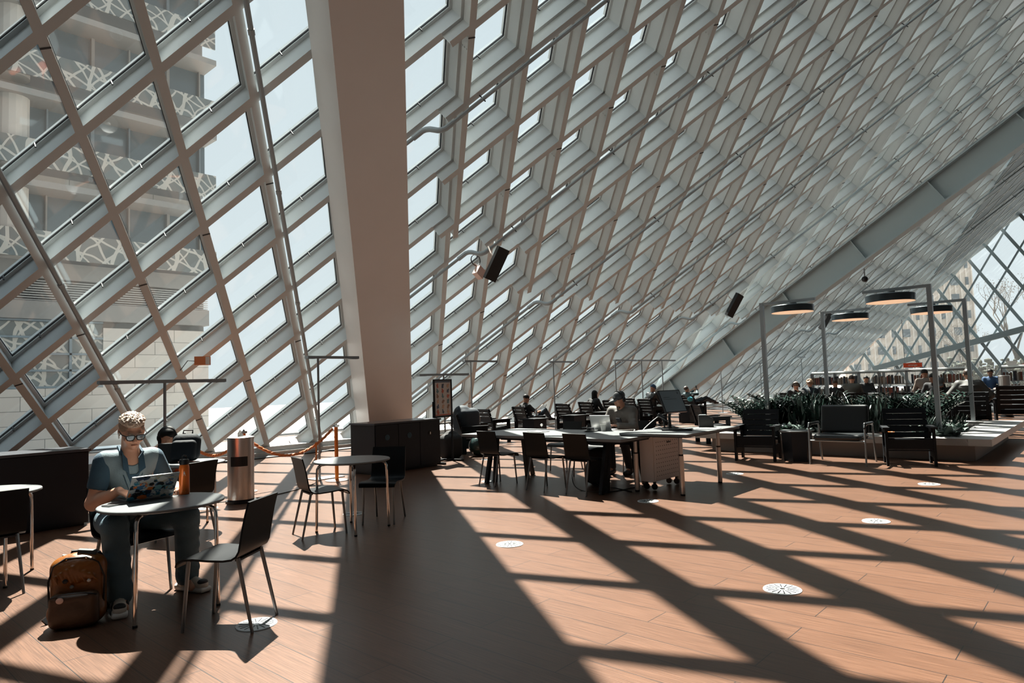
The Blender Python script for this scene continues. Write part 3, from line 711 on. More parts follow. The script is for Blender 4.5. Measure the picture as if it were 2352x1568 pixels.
# padded armchair
pc = thing('padded_armchair', 'wide black vinyl armchair with grey tube legs before the planter', 'armchair', (11.95, 3.53, 0), face(183))
F = Field((-.46, -.4, .3), (.46, .45, .95), .012); F.rbox((0, .02, .44), (.36, .30, .05), .045, k=.01); pc_s = link('seat_cushion', F.mesh('seat_cushion', VINYL), pc)
F = Field((-.46, -.5, .3), (.46, .2, 1.0), .012); Rb = np.array(Matrix.Rotation(R(12), 3, 'X')); F.rbox((0, -.29, .71), (.37, .045, .24), .042, Rb, k=.01); link('back_cushion', F.mesh('back_cushion', VINYL), pc)
for sx in (-1, 1):
    x = sx*.42
    MB().tube([(x, .33, 0), (x, .30, .42), (x, .29, .60), (x, .24, .635), (x, .16, .64)], .014, 10).build('leg', LAMPGREY, pc, True)
    MB().tube([(x, -.40, 0), (x, -.31, .40), (x, -.29, .60), (x, -.24, .635), (x, -.1, .64)], .014, 10).build('leg', LAMPGREY, pc, True)
    F = Field((x-.06, -.36, .57), (x+.06, .40, .72), .010); F.cone((x, -.26, .655), (x, .26, .66), .024, .024, k=.01).cone((x, .26, .66), (x, .31, .60), .024, .018, k=.01); link('armrest', F.mesh('armrest', VINYL), pc)
MB().tube([(-.42, .28, .385), (.42, .28, .385)], .012, 8).tube([(-.42, -.28, .385), (.42, -.28, .385)], .012, 8).build('seat_rail', LAMPGREY, pc, True)

# ------------------------------------------------------------------ long table and computer desk
lt = thing('long_reading_table', 'long grey reading table with black trestle legs and three chairs on its near side', 'table', (7.9, 6.22, 0))
MB().box((0, 0, .722), (1.30, 2.92, .036)).build('tabletop', TABTOP, lt)
MB().box((0, 0, .695), (1.27, 2.88, .02)).box((0, 0, .65), (.08, 2.4, .08)).build('underframe', BLACKW, lt)
for sy in (-1, 1):
    for sx in (-1, 1):
        y0_ = sy*1.05; x0_ = sx*.40
        MB().bar((x0_-.03*sx, y0_, .69), (x0_+.14*sx, y0_, 0), .05, .06, (1, 0, 0)).build('leg', BLACKW, lt)
        MB().bar((x0_-.10*sx, y0_-sy*.02, .69), (x0_-.02*sx, y0_-sy*.02, 0), .05, .06, (1, 0, 0)).build('leg', BLACKW, lt)
for y, lb in ((7.05, 'leftmost of the three black chairs on the near side of the long table'), (6.12, 'middle of the three black chairs on the near side of the long table'), (5.42, 'right one of the three near black chairs, a dark bag behind it')):
    dup(ch, (7.42, y, 0), face(-2), lb)
dup(ch, (9.15, 7.15, 0), face(180), 'black chair on the far side of the long table, only its top edge showing')
dup(ch, (8.75, 6.35, 0), face(180), 'black chair on the far side of the long table, tucked under it')
dup(ch, (9.55, 5.95, 0), face(180), 'black chair under the man in the cap')

dk = thing('computer_desk', 'grey computer desk with four round metal legs at the end of the long table', 'desk', (8.42, 4.55, 0))
MB().box((.05, .02, .769), (1.58, .98, .03)).build('desktop', TABTOP, dk); MB().box((.05, .02, .748), (1.56, .96, .012)).build('edge_band', BLACKP, dk)
for x, y in ((-.58, .37), (-.58, -.30), (.62, -.24), (.56, .38)):
    lg = MB().tube([(x, y, .02), (x, y, .50)], .032, 16).tube([(x, y, .52), (x, y, .745)], .026, 16).build('leg', STEEL, dk, True)
    MB().tube([(x, y, .50), (x, y, .52)], .030, 14).tube([(x, y, 0), (x, y, .02)], .030, 14).build('leg_collar', BLACKP, lg)
pd = thing('perforated_cabinet', 'pale pinkish metal pedestal with rows of small holes under the computer desk', 'cabinet', (8.34, 4.83, 0))
MB().box((0, 0, .42), (.76, .20, .60)).build('body', PINKPED, pd)
dr = MB().box((-.03, -.108, .42), (.66, .012, .575)).build('perforated_door', PINKPED, pd)
mb = MB()
for i in range(11):
    for j in range(9): mb.tube([(-.31+i*.056, -.1165, .19+j*.056), (-.31+i*.056, -.1135, .19+j*.056)], .0065, 6)
hp = mb.build('hole', BLACKP, dr); hp['kind'] = 'stuff'
MB().box((.02, -.12, .62), (.09, .02, .012)).build('handle', DKMETAL, dr)
for x, y in ((-.30, -.06), (.30, -.06), (-.30, .06), (.30, .06)): MB().tube([(x-.012, y, .045), (x+.012, y, .045)], .04, 14).box((x, y, .10), (.03, .03, .06)).build('castor', BLACKP, pd)

# computer, printer and clutter on the desk
mo = thing('computer_monitor', 'upright black computer monitor with a dim grey page on a desk arm', 'monitor', (8.63, 4.775, .784), R(-14))
cR = Matrix.Rotation(R(-24), 3, 'X')
def mp_(x, y, z): return Vector((0, 0, .38))+cR @ Vector((x, y, z))
def mbox(mb, c_, d_): mb.box(mp_(*c_), d_, cR); return mb
mbox(MB(), (0, 0, 0), (.43, .028, .34)).build('housing', BLACKP, mo)
sc_ = mbox(MB(), (0, -.0145, .0), (.405, .003, .315)).build('screen', mat('dim_screen', (.04, .05, .055), .35, emit=((.30, .38, .42), .045)), mo)
DKTXT = mat('screen_text', (.03, .04, .045), .5)
mbox(mbox(mbox(MB(), (-.10, -.017, .06), (.12, .002, .008)), (-.04, -.017, .03), (.26, .002, .005)), (.15, -.017, .12), (.025, .002, .025)).build('screen_text', DKTXT, sc_)
MB().tube([(0, .06, .0), (0, .07, .16), (0, .03, .30)], .022, 10).lathe([(.12, 0), (.12, .015), (.03, .03)], (0, .06, 0), 24).build('stand', BLACKP, mo)
pr = thing('receipt_printer', 'squat dark receipt printer right of the monitor', 'printer', (8.98, 4.45, .784), R(-60))
MB().prism([(-.10, 0, 0), (.10, 0, 0), (.10, 0, .12), (.02, 0, .17), (-.10, 0, .17)], (0, -.08, 0), (0, .08, 0)).build('housing', BLACKP, pr); MB().box((-.04, 0, .173), (.09, .12, .006)).build('paper_slot', LAMPGREY, pr)
sn = thing('barcode_scanner', 'black handheld scanner on a bent stand left of the monitor base', 'scanner', (8.40, 4.78, .784), R(40))
MB().lathe([(.06, 0), (.06, .012), (.015, .02)], n=20).tube([(0, 0, .01), (0, .01, .10), (.02, .03, .17)], .012, 8).build('stand', BLACKP, sn); F = Field((-.08, -.08, .1), (.12, .14, .28), .008); F.cone((.0, 0, .16), (.05, .06, .20), .022, .028).cone((0, 0, .16), (-.03, -.03, .12), .02, .014); link('scanner_head', F.mesh('scanner_head', BLACKP), sn)
kb = thing('keyboard', 'flat black keyboard lying near the front edge of the desk', 'keyboard', (8.28, 4.52, .785), R(-70)); MB().box((0, 0, .008), (.40, .13, .016)).build('body', BLACKP, kb)
mb = MB()
for i in range(14):
    for j in range(4): mb.box((-.182+i*.028, -.045+j*.03, .018), (.022, .024, .006))
kk = mb.build('keys', DKMETAL, kb); kk['kind'] = 'stuff'
def wire(name, pts, rad, m_, label):
    P_ = [Vector(p) for p in pts]; out = []
    for i in range(len(P_)-1):
        p0, p1, p2, p3 = P_[max(i-1, 0)], P_[i], P_[i+1], P_[min(i+2, len(P_)-1)]
        for k in range(6):
            t = k/6; out.append(.5*((2*p1)+(-p0+p2)*t+(2*p0-5*p1+4*p2-p3)*t*t+(-p0+3*p1-3*p2+p3)*t**3))
    out.append(P_[-1]); return tag(MB().tube(out, rad, 6).build(name, m_, None, True), label, 'cable')
wire('power_cable', [(8.15, 4.98, .79), (8.25, 4.95, .86), (8.42, 4.85, .98), (8.6, 4.72, 1.02), (8.70, 4.70, .99)], .005, WCABLE, 'pale cable looping up from the desk to the monitor')
wire('power_cable', [(8.05, 5.0, .79), (8.0, 4.8, .81), (8.15, 4.72, .84), (8.35, 4.76, .80), (8.5, 4.6, .79)], .004, WCABLE, 'thin pale cable coiled flat on the desk')
wire('power_cable', [(8.05, 5.55, .735), (7.9, 5.7, .70), (7.9, 5.75, .35), (7.95, 5.62, .02), (7.9, 5.3, .006), (7.75, 4.95, .006)], .006, CABLE, 'black cable hanging below the right part of the long table')
wire('power_cable', [(7.95, 6.0, .69), (7.9, 5.98, .4), (7.7, 5.9, .12), (7.5, 5.6, .006), (7.6, 5.2, .006), (8.2, 5.1, .006)], .006, CABLE, 'black cable trailing on the floor between the table chairs')
wire('power_cable', [(3.9, 9.4, .006), (4.8, 9.2, .006), (5.6, 9.5, .006), (6.2, 10.0, .006)], .007, CABLE, 'black cable on the floor from the steel bin to the lamp foot')
wire('earphone_cable', [(8.45, 5.9, .745), (8.55, 5.6, .75), (8.75, 5.5, .745), (8.5, 5.35, .745), (8.25, 5.2, .746)], .003, WCABLE, 'white earphone cable beside the silver laptop')
for i, (x, y, a, c_, lb) in enumerate([(8.65, 4.25, 10, PAPER, 'white paper sheets lying under the printer'), (8.95, 4.75, 60, mat('brown_pad', (.2, .08, .05), .6), 'reddish notepad between the monitor and the printer')]):
    o = MB().box((0, 0, .004), (.21, .29, .008)).build('paper_stack' if i == 0 else 'notepad', c_); o.location = (x, y, .785); o.rotation_euler.z = R(a); tag(o, lb, 'paper' if i == 0 else 'notepad')
o = MB().box((0, 0, .006), (.30, .20, .012)).build('closed_tablet', PAPER); o.location = (8.0, 6.75, .740); o.rotation_euler.z = R(80); tag(o, 'thin white tray lying on the left half of the long table', 'tray')
wb = thing('desk_ornament', 'tiny white ball on a thin stem standing on the long table', 'ornament', (8.05, 6.72, .752)); MB().tube([(0, 0, 0), (0, 0, .07)], .004, 6).build('stem', CHROME, wb); MB().ball((0, 0, .09), .02, 8).build('ball', PAPER, wb, True)
lap = thing('silver_laptop', 'silver laptop open before the man in the cap, its lid to the camera', 'laptop', (8.60, 5.92, .74), face(178)+R(8))
def laptop(t, lidm, w=.33, dp=.23):
    MB().box((0, 0, .008), (w, dp, .014)).build('base', lidm, t)
    Rl = Matrix.Rotation(R(-16), 3, 'X'); c_ = Vector((0, dp/2, .012))+Rl @ Vector((0, 0, dp/2))
    # hinge at local +y: the lid leans back away from the user who sits on the -y side
    ld = MB().box(c_, (w, .008, dp), Rl).build('lid', lidm, t); return ld, c_, Rl
SILV = mat('silver_aluminium', (.55, .56, .57), .35, .6)
lap.rotation_euler.z = face(0)+R(188)
ld, lc, lR = laptop(lap, SILV)
lg_ = MB(); lg_.M = Matrix.Translation(lc) @ lR.to_4x4() @ Matrix.Translation((0, .0045, .01)); lg_.ball((0, 0, 0), (.018, .001, .02), 8).ball((.006, 0, .026), (.005, .001, .008), 6); lg_.build('lid_emblem', PAPER, ld, True)
dish = thing('small_dish', 'white dish holding a round black tin beside the silver laptop', 'dish', (8.30, 5.98, .742))
MB().lathe([(.07, 0), (.11, .012), (.115, .02), (.105, .018), (0, .008)], n=24).build('plate', PAPER, dish, True)
tin = MB().lathe([(.055, 0), (.055, .035), (.05, .04), (0, .04)], n=20).build('round_tin', BLACKP, None, True); tin.location = (8.30, 5.98, .758); tag(tin, 'round black tin on the small dish by the laptop', 'tin')
cup = MB().lathe([(.032, 0), (.04, .10), (.042, .10), (.036, .09), (.03, .01), (0, .01)], n=20).build('paper_cup', mat('pale_cup', (.5, .5, .48), .6), None, True); cup.location = (8.38, 5.80, .74); tag(cup, 'pale paper cup in front of the silver laptop', 'cup')

# ------------------------------------------------------------------ planter with lamps
plt = thing('stone_planter', 'low pale stone planter bench with an overhanging rim, full of plants', 'planter', (15.3, 4.1, 0))
MB().box((-.15, 0, .13), (4.2, 4.5, .26)).build('base', mat('planter_base', (.22, .20, .19), .6), plt)
MB().box((-2.2, .15, .3152), (.55, 4.7, .11)).box((2.0, .15, .3152), (.5, 4.7, .11)).box((-.11, -2.2, .315), (4.73, .62, .11)).box((-.11, 2.3, .315), (4.0, .4, .11)).build('stone_rim', STONE, plt)
MB().box((0, .1, .27), (4.0, 4.1, .10)).build('soil', SOIL, plt)
disc_lamp((13.9, 5.5, .30), -1, 'disc floor lamp left of the others, standing among the tall plants')
disc_lamp((17.3, 5.36, .30), -1, 'disc floor lamp with its small head behind a loudspeaker, second from left')
disc_lamp((13.72, 2.44, .30), 1, 'nearest disc floor lamp with the largest lit head')
disc_lamp((17.3, 2.44, .30), 1, 'rightmost disc floor lamp, its head partly behind the nearest post')
for o in [x for x in bpy.data.objects if x.name.startswith('disc_floor_lamp')]: o.scale = (1, 1, .90)

LEAF = mat('dark_glossy_leaf', (.012, .028, .022), .22, spec=.7, var=(8, .5)); LEAF2 = mat('grey_green_leaf', (.035, .060, .050), .25, spec=.7, var=(6, .5)); LEAF3 = mat('amber_leaf', (.50, .14, .03), .35); LEAFP = mat('pale_variegated_leaf', (.10, .13, .12), .3, var=(12, .6))
def blade(mb, base, az, L_, w, bend, up=.95, n=7, fold=.15):
    p = Vector(base); dr = Vector((math.cos(az)*(1-up), math.sin(az)*(1-up), up)).normalized(); out = Vector((math.cos(az), math.sin(az), 0)); sd_ = Vector((-math.sin(az), math.cos(az), 0)); vs = []
    for i in range(n+1):
        t = i/n; ww = w*math.sin(PI*min(.98, .12+.88*t))**.7 if t < .999 else .001
        vs += [p-sd_*ww/2, p+Vector((0, 0, -.0))-out*fold*ww*.3, p+sd_*ww/2]; dr = (dr+(out*.6-Vector((0, 0, .55)))*bend/n).normalized(); p = p+dr*L_/n
    mb.add(vs, [(3*i+k, 3*i+k+1, 3*i+k+4, 3*i+k+3) for i in range(n) for k in (0, 1)])
def sword_plant(g):
    mb = MB()
    for k in range(22): blade(mb, (g.uniform(-.14, .14), g.uniform(-.14, .14), 0), g.uniform(0, 6.28), g.uniform(.35, .68), g.uniform(.03, .055), g.uniform(.1, .9), g.uniform(.82, .97))
    return mb.mesh('sword_leaves', LEAF, True)
def zz_plant(g):
    mb = MB()
    for k in range(12):
        az = g.uniform(0, 6.28); L_ = g.uniform(.5, .85); p = Vector((0, 0, 0)); dr = Vector((math.cos(az)*.3, math.sin(az)*.3, 1)).normalized(); pts = [p]
        for i in range(10): dr = (dr+Vector((math.cos(az)*.09, math.sin(az)*.09, -.03))).normalized(); p = p+dr*L_/10; pts.append(p)
        mb.tube(pts, .008, 5)
        for i in range(2, 11):
            for s_ in (-1, 1): blade(mb, pts[i], az+s_*1.3, .11, .042, .5, .45, 3)
    return mb.mesh('feather_leaves', LEAF, True)
def broad_plant(g, m_):
    mb = MB()
    for k in range(26): blade(mb, (g.uniform(-.13, .13), g.uniform(-.13, .13), 0), g.uniform(0, 6.28), g.uniform(.16, .34), g.uniform(.07, .12), g.uniform(.8, 1.8), g.uniform(.6, .9), 5)
    return mb.mesh('broad_leaves', m_, True)
g = random.Random(4)
SW, ZZ, BR = [sword_plant(g) for _ in range(3)], [zz_plant(g) for _ in range(3)], [broad_plant(g, m_) for m_ in (LEAF2, LEAFP, LEAF3)]
def plant(kind, x, y, sc_, lb, grp, nm, z=.32):
    o = link(nm, kind, None, (x, y, z), g.uniform(0, 6)); o.scale = (sc_,)*3; tag(o, lb, 'plant', grp)
for i in range(34): plant(SW[i % 3], g.uniform(13.5, 16.9), g.uniform(3.0, 5.9), g.uniform(1.05, 1.4), 'dark sword-leaved plant among the tall plants of the planter', 'sword-leaved plants in the planter', 'sword_leaf_plant')
for i in range(16): plant(ZZ[i % 3], g.uniform(13.5, 15.5), g.uniform(5.3, 6.1), g.uniform(1.0, 1.3), 'glossy feather-leaved plant at the left end of the planter', 'feather-leaved plants left', 'feather_leaf_plant')
for i in range(12): plant(ZZ[i % 3], g.uniform(15.4, 17.0), g.uniform(2.8, 4.0), g.uniform(.95, 1.2), 'glossy feather-leaved plant at the back of the planter, right half', 'feather-leaved plants right', 'feather_leaf_plant')
for i in range(13): plant(SW[i % 3], g.uniform(13.45, 15.6), g.uniform(2.3, 2.9), g.uniform(.45, .6), 'short sword-leaved plant behind the right slatted armchair', 'short sword-leaved plants', 'sword_leaf_plant')
for i in range(18): plant(BR[0 if i % 2 else 1], g.uniform(13.3, 14.9), g.uniform(2.15, 2.75), g.uniform(.8, 1.1), 'low grey-leaved plant spilling at the right front of the planter', 'low grey-leaved plants right', 'broad_leaf_plant')
for i in range(10): plant(BR[0 if i % 2 else 1], g.uniform(13.3, 13.7), g.uniform(4.2, 5.2), g.uniform(.75, 1.0), 'low grey-leaved plant behind the hexagonal table', 'low grey-leaved plants middle', 'broad_leaf_plant')
plant(BR[2], 13.35, 3.13, .62, 'low orange-leaved plant between the padded and the slatted armchair', None, 'orange_leaf_plant')
plant(BR[2], 13.35, 4.24, .40, 'small orange-leaved plant left of the padded armchair back', None, 'orange_leaf_plant')
plant(ZZ[0], 15.2, 4.2, 1.25, 'tallest feather-leaved plant standing up in the middle of the planter', None, 'feather_leaf_plant')

for q, lb in [((2.14, 4.23), 'round slotted floor outlet under the rear legs of the foreground chair'), ((4.66, 4.33), 'round floor outlet alone in the sunlit patch in the centre foreground'), ((4.75, 1.85), 'round floor outlet in shade at the lower right'),
              ((7.43, 1.92), 'round floor outlet to the right in the middle distance'), ((7.26, 4.41), 'round floor outlet in front of the computer desk'), ((9.97, 4.51), 'round floor outlet right of the last desk leg'),
              ((10.18, 1.97), 'farthest round floor outlet at the right'), ((9.72, 9.55), 'round floor outlet near the poster stand'), ((7.53, 7.37), 'round floor outlet under the left end of the long table'), ((4.75, 6.95), 'round floor outlet behind the bare round table'), ((3.9, 9.0), 'round floor outlet on the sunlit floor left of the steel bin')]:
    outlet((*q, 0), lb)

# ------------------------------------------------------------------ pipes, loudspeakers and small devices on the lattice
PIPE = mat('pipe_grey_paint', (.27, .31, .33), .5, spec=.3)
def pipe_u(b, label, a_end=39):
    bb = b+.02; a0 = {0: 4.62, 3: 4.62, 6: 5.62, 9: 7.62, 12: 10.6, 15: 13.6, 18: 16.6}.get(b, b-1.4)
    P_ = lambda a, o: LP(a, bb, o)
    t = thing('sprinkler_pipe', label, 'pipe')
    mb = MB(); mb.tube([P_(a0, -.42), P_(min(a_end, b+DMAX-.3), -.42)], .035, 8); mb.build('inner_pipe', PIPE, t, True)
    aa = max(b+DMIN+.5, -1) if b > 6 else 3.4 if b > 0 else 3.6
    MB().tube([P_(aa, -.11), P_(a0-.35, -.11)], .035, 8).build('outer_pipe', PIPE, t, True)
    MB().tube([P_(a0-.42, -.11), P_(a0-.26, -.11), P_(a0-.21, -.14), P_(a0-.17, -.19), P_(a0-.10, -.34), P_(a0-.06, -.39), P_(a0, -.42), P_(a0+.12, -.42)], .050, 10).build('elbow', PIPE, t, True)
    k = 0
    for a in np.arange(a0+.6, min(a_end, b+DMAX-.3), 2.0):
        k += 1; MB().tube([P_(a, -.30), P_(a, -.42), P_(a, -.50)], .012, 6).build('hanger', DKMETAL, t)
        if k > 9: break
for b, lb in ((0, 'topmost sprinkler pipe running up under the right part of the lattice'), (3, 'sprinkler pipe with an elbow level with the upper end of the leaning column'), (6, 'sprinkler pipe with an elbow just above the nearest loudspeaker'), (9, 'sprinkler pipe with an elbow right of the nearest loudspeaker'),
              (12, 'sprinkler pipe passing behind the second loudspeaker, elbow further left'), (15, 'sprinkler pipe ending near the upper edge of the inclined beam'), (18, 'sprinkler pipe along the inclined beam'), (21, 'sprinkler pipe first beyond the inclined beam'), (24, 'sprinkler pipe second beyond the inclined beam'), (27, 'sprinkler pipe third beyond the inclined beam')): pipe_u(b, lb)
for a, lb in ((2, 'painted pipe running down the glass wall left of the leaning column'), (-1, 'dark painted pipe running down the glass wall at the far left')):
    t = thing('downpipe', lb, 'pipe'); aa = a+.09; lo, hi = span_a(a)
    MB().tube([LP(aa, lo, -.07), LP(aa, hi-.1, -.07)], .038, 10).build('pipe', PIPE, t, True)
    for b in range(math.ceil(lo), int(hi), 2): MB().tube([LP(aa, b+.25, -.07), LP(aa, b+.31, -.07)], .047, 10).build('coupling', PIPE, t, True)
def speaker(p, label, sc_=1.0, rot=(0, 0, 0)):
    t = thing('loudspeaker', label, 'loudspeaker', p); t.rotation_euler = rot; t.scale = (sc_,)*3
    hx = [(.16, -.06), (.16, .06), (.07, .15), (-.07, .15), (-.16, .06), (-.16, -.06)]
    MB().prism([(x, y, 0) for x, y in hx], (0, 0, -.42), (0, 0, .42)).build('cabinet', BLACKP, t)
    MB().prism([(x*.93, y*.93, 0) for x, y in hx], (0, 0, .42), (0, 0, .425)).build('top_cap', LAMPGREY, t)
    MB().tube([(0, .1, .1), (-.1, .28, .18), (-.12, .50, .3)], .016, 8).tube([(0, .1, -.1), (-.06, .25, .1)], .012, 8).build('bracket', PINKPED, t)
speaker((10.05, 9.45, 3.98), 'nearest black loudspeaker hanging from the lattice right of the column', .85, (R(24), R(16), R(-10)))
speaker((22.6, 9.9, 3.98), 'second black loudspeaker, above the computer monitor', 1.0, (R(24), R(18), R(-10)))
speaker((33.0, 10.1, 3.92), 'farthest black loudspeaker, beside the head of a disc lamp', 1.0, (R(24), R(18), R(-10)))
dv = thing('sensor_box', 'small orange and white sensor box hanging from the glass wall on the left', 'sensor', (5.40, 12.65, 2.12), R(-35)); MB().box((0, 0, 0), (.26, .12, .16)).build('housing', mat('sensor_orange', (.60, .20, .08), .5), dv); MB().box((.10, -.063, 0), (.07, .008, .14)).build('white_panel', PAPER, dv)
MB().tube([(-.13, 0, 0), (-.3, .2, .02), (-.5, .5, -.15)], .008, 6).build('cable', CABLE, dv)
dv = thing('security_camera', 'small white camera with a coiled dark cable left of the nearest loudspeaker', 'camera', (10.5, 10.4, 3.98)); MB().box((0, 0, 0), (.22, .14, .22), Matrix.Rotation(R(35), 3, 'Y')).tube([(0, 0, .08), (-.05, .1, .2)], .03, 8).build('housing', mat('pale_peach_plastic', (.6, .42, .36), .5), dv)
MB().tube([(-.05+.14*math.cos(t/4), .05, .28+.12*math.sin(t/4)) for t in range(0, 26)], .012, 6).build('coiled_cable', CABLE, dv)
dv = thing('dome_camera', 'tiny black dome camera left of the largest disc lamp head', 'camera', (24.2, 6.1, 4.55)); MB().tube([(0, 0, .35), (0, 0, .08)], .02, 6).build('stem', LAMPGREY, dv); MB().ball((0, 0, 0), .10, 8).build('dome', BLACKP, dv, True)
# ------------------------------------------------------------------ people
SKIN = mat('skin_fair', (.50, .26, .17), .5, var=(25, .08)); SKIN2 = mat('skin_tan', (.30, .15, .095), .5); SKIN3 = mat('skin_brown', (.16, .085, .055), .5)
def V3(*a): return np.array(a, float)
def nrm(v): return v/max(np.linalg.norm(v), 1e-9)
def ik(s, w, l1, l2, pole):
    dv_ = w-s; D_ = min(np.linalg.norm(dv_), (l1+l2)*.995); u = nrm(dv_); a = (l1*l1-l2*l2+D_*D_)/(2*D_); hh = math.sqrt(max(l1*l1-a*a, 0)); p = pole-u*(pole@u)
    return s+u*a+nrm(p)*hh
def add_hand(F, w, dr, nrm_, curl=.5, side=1, rf=.0085):
    # w wrist, dr pointing direction, nrm_ back-of-hand normal, side +1: thumb towards dr x nrm_
    dr = nrm(dr); n_ = nrm(nrm_-dr*(nrm_@dr)); s_ = np.cross(dr, n_)*side
    Rm = np.stack([dr, s_, n_], 1); F.ell(w+dr*.045, (.050, .042, .018), Rm, .012)
    for i, (off, ln) in enumerate(((.030, .070), (.010, .078), (-.011, .072), (-.030, .058))):
        b = w+dr*.080+s_*off; spread = s_*off*.35; d1 = nrm(dr*math.cos(curl*.6)-n_*math.sin(curl*.6)+spread*2); d2 = nrm(dr*math.cos(curl*1.5)-n_*math.sin(curl*1.5)+spread*2)
        k1 = b+d1*ln*.48; k2 = k1+d2*ln*.52; F.cone(b-dr*.02, k1, rf*1.1, rf, .006); F.cone(k1, k2, rf, rf*.82, .004)
    b = w+dr*.025+s_*.030; k1 = b+nrm(dr*.7+s_*.75-n_*.25)*.040; k2 = k1+nrm(dr*.95+s_*.25-n_*.3)*.032
    F.cone(b, k1, rf*1.35, rf*1.1, .01); F.cone(k1, k2, rf*1.1, rf*.9, .004)
def rotm(yaw_, pit, rol=0):
    # columns: head right(x), forward(y), up(z)
    return np.array(Matrix.Rotation(yaw_, 3, 'Z') @ Matrix.Rotation(rol, 3, 'Y') @ Matrix.Rotation(pit, 3, 'X'))
def add_head(F, c, Rm, face_=True, k=.012):
    T = lambda x, y, z: c+Rm @ V3(x, y, z)
    F.ell(T(0, -.012, .035), (.074, .094, .084), Rm, k); F.ell(T(0, .028, -.022), (.062, .066, .082), Rm, k); F.ell(T(0, .042, -.082), (.042, .045, .034), Rm, .02)
    F.cone(T(-.03, .078, .020), T(.03, .078, .020), .012, .012, .01)
    if face_:
        for sx in (-1, 1):
            F.ell(T(sx*.031, .100, .000), (.016, .014, .011), Rm, .008, sub=True); F.ell(T(sx*.031, .080, -.001), (.013, .012, .012), Rm, .003); F.ell(T(sx*.040, .066, -.035), (.022, .018, .020), Rm, .014)
        F.cone(T(0, .086, .006), T(0, .108, -.030), .008, .012, .008); F.ell(T(0, .100, -.034), (.017, .012, .009), Rm, .006)
        F.ell(T(0, .088, -.060), (.022, .010, .0055), Rm, .004); F.ell(T(0, .086, -.069), (.020, .010, .0065), Rm, .004); F.ell(T(0, .078, -.094), (.018, .014, .014), Rm, .012)
    for sx in (-1, 1): F.ell(T(sx*.076, -.006, -.006), (.009, .020, .031), Rm, .006)
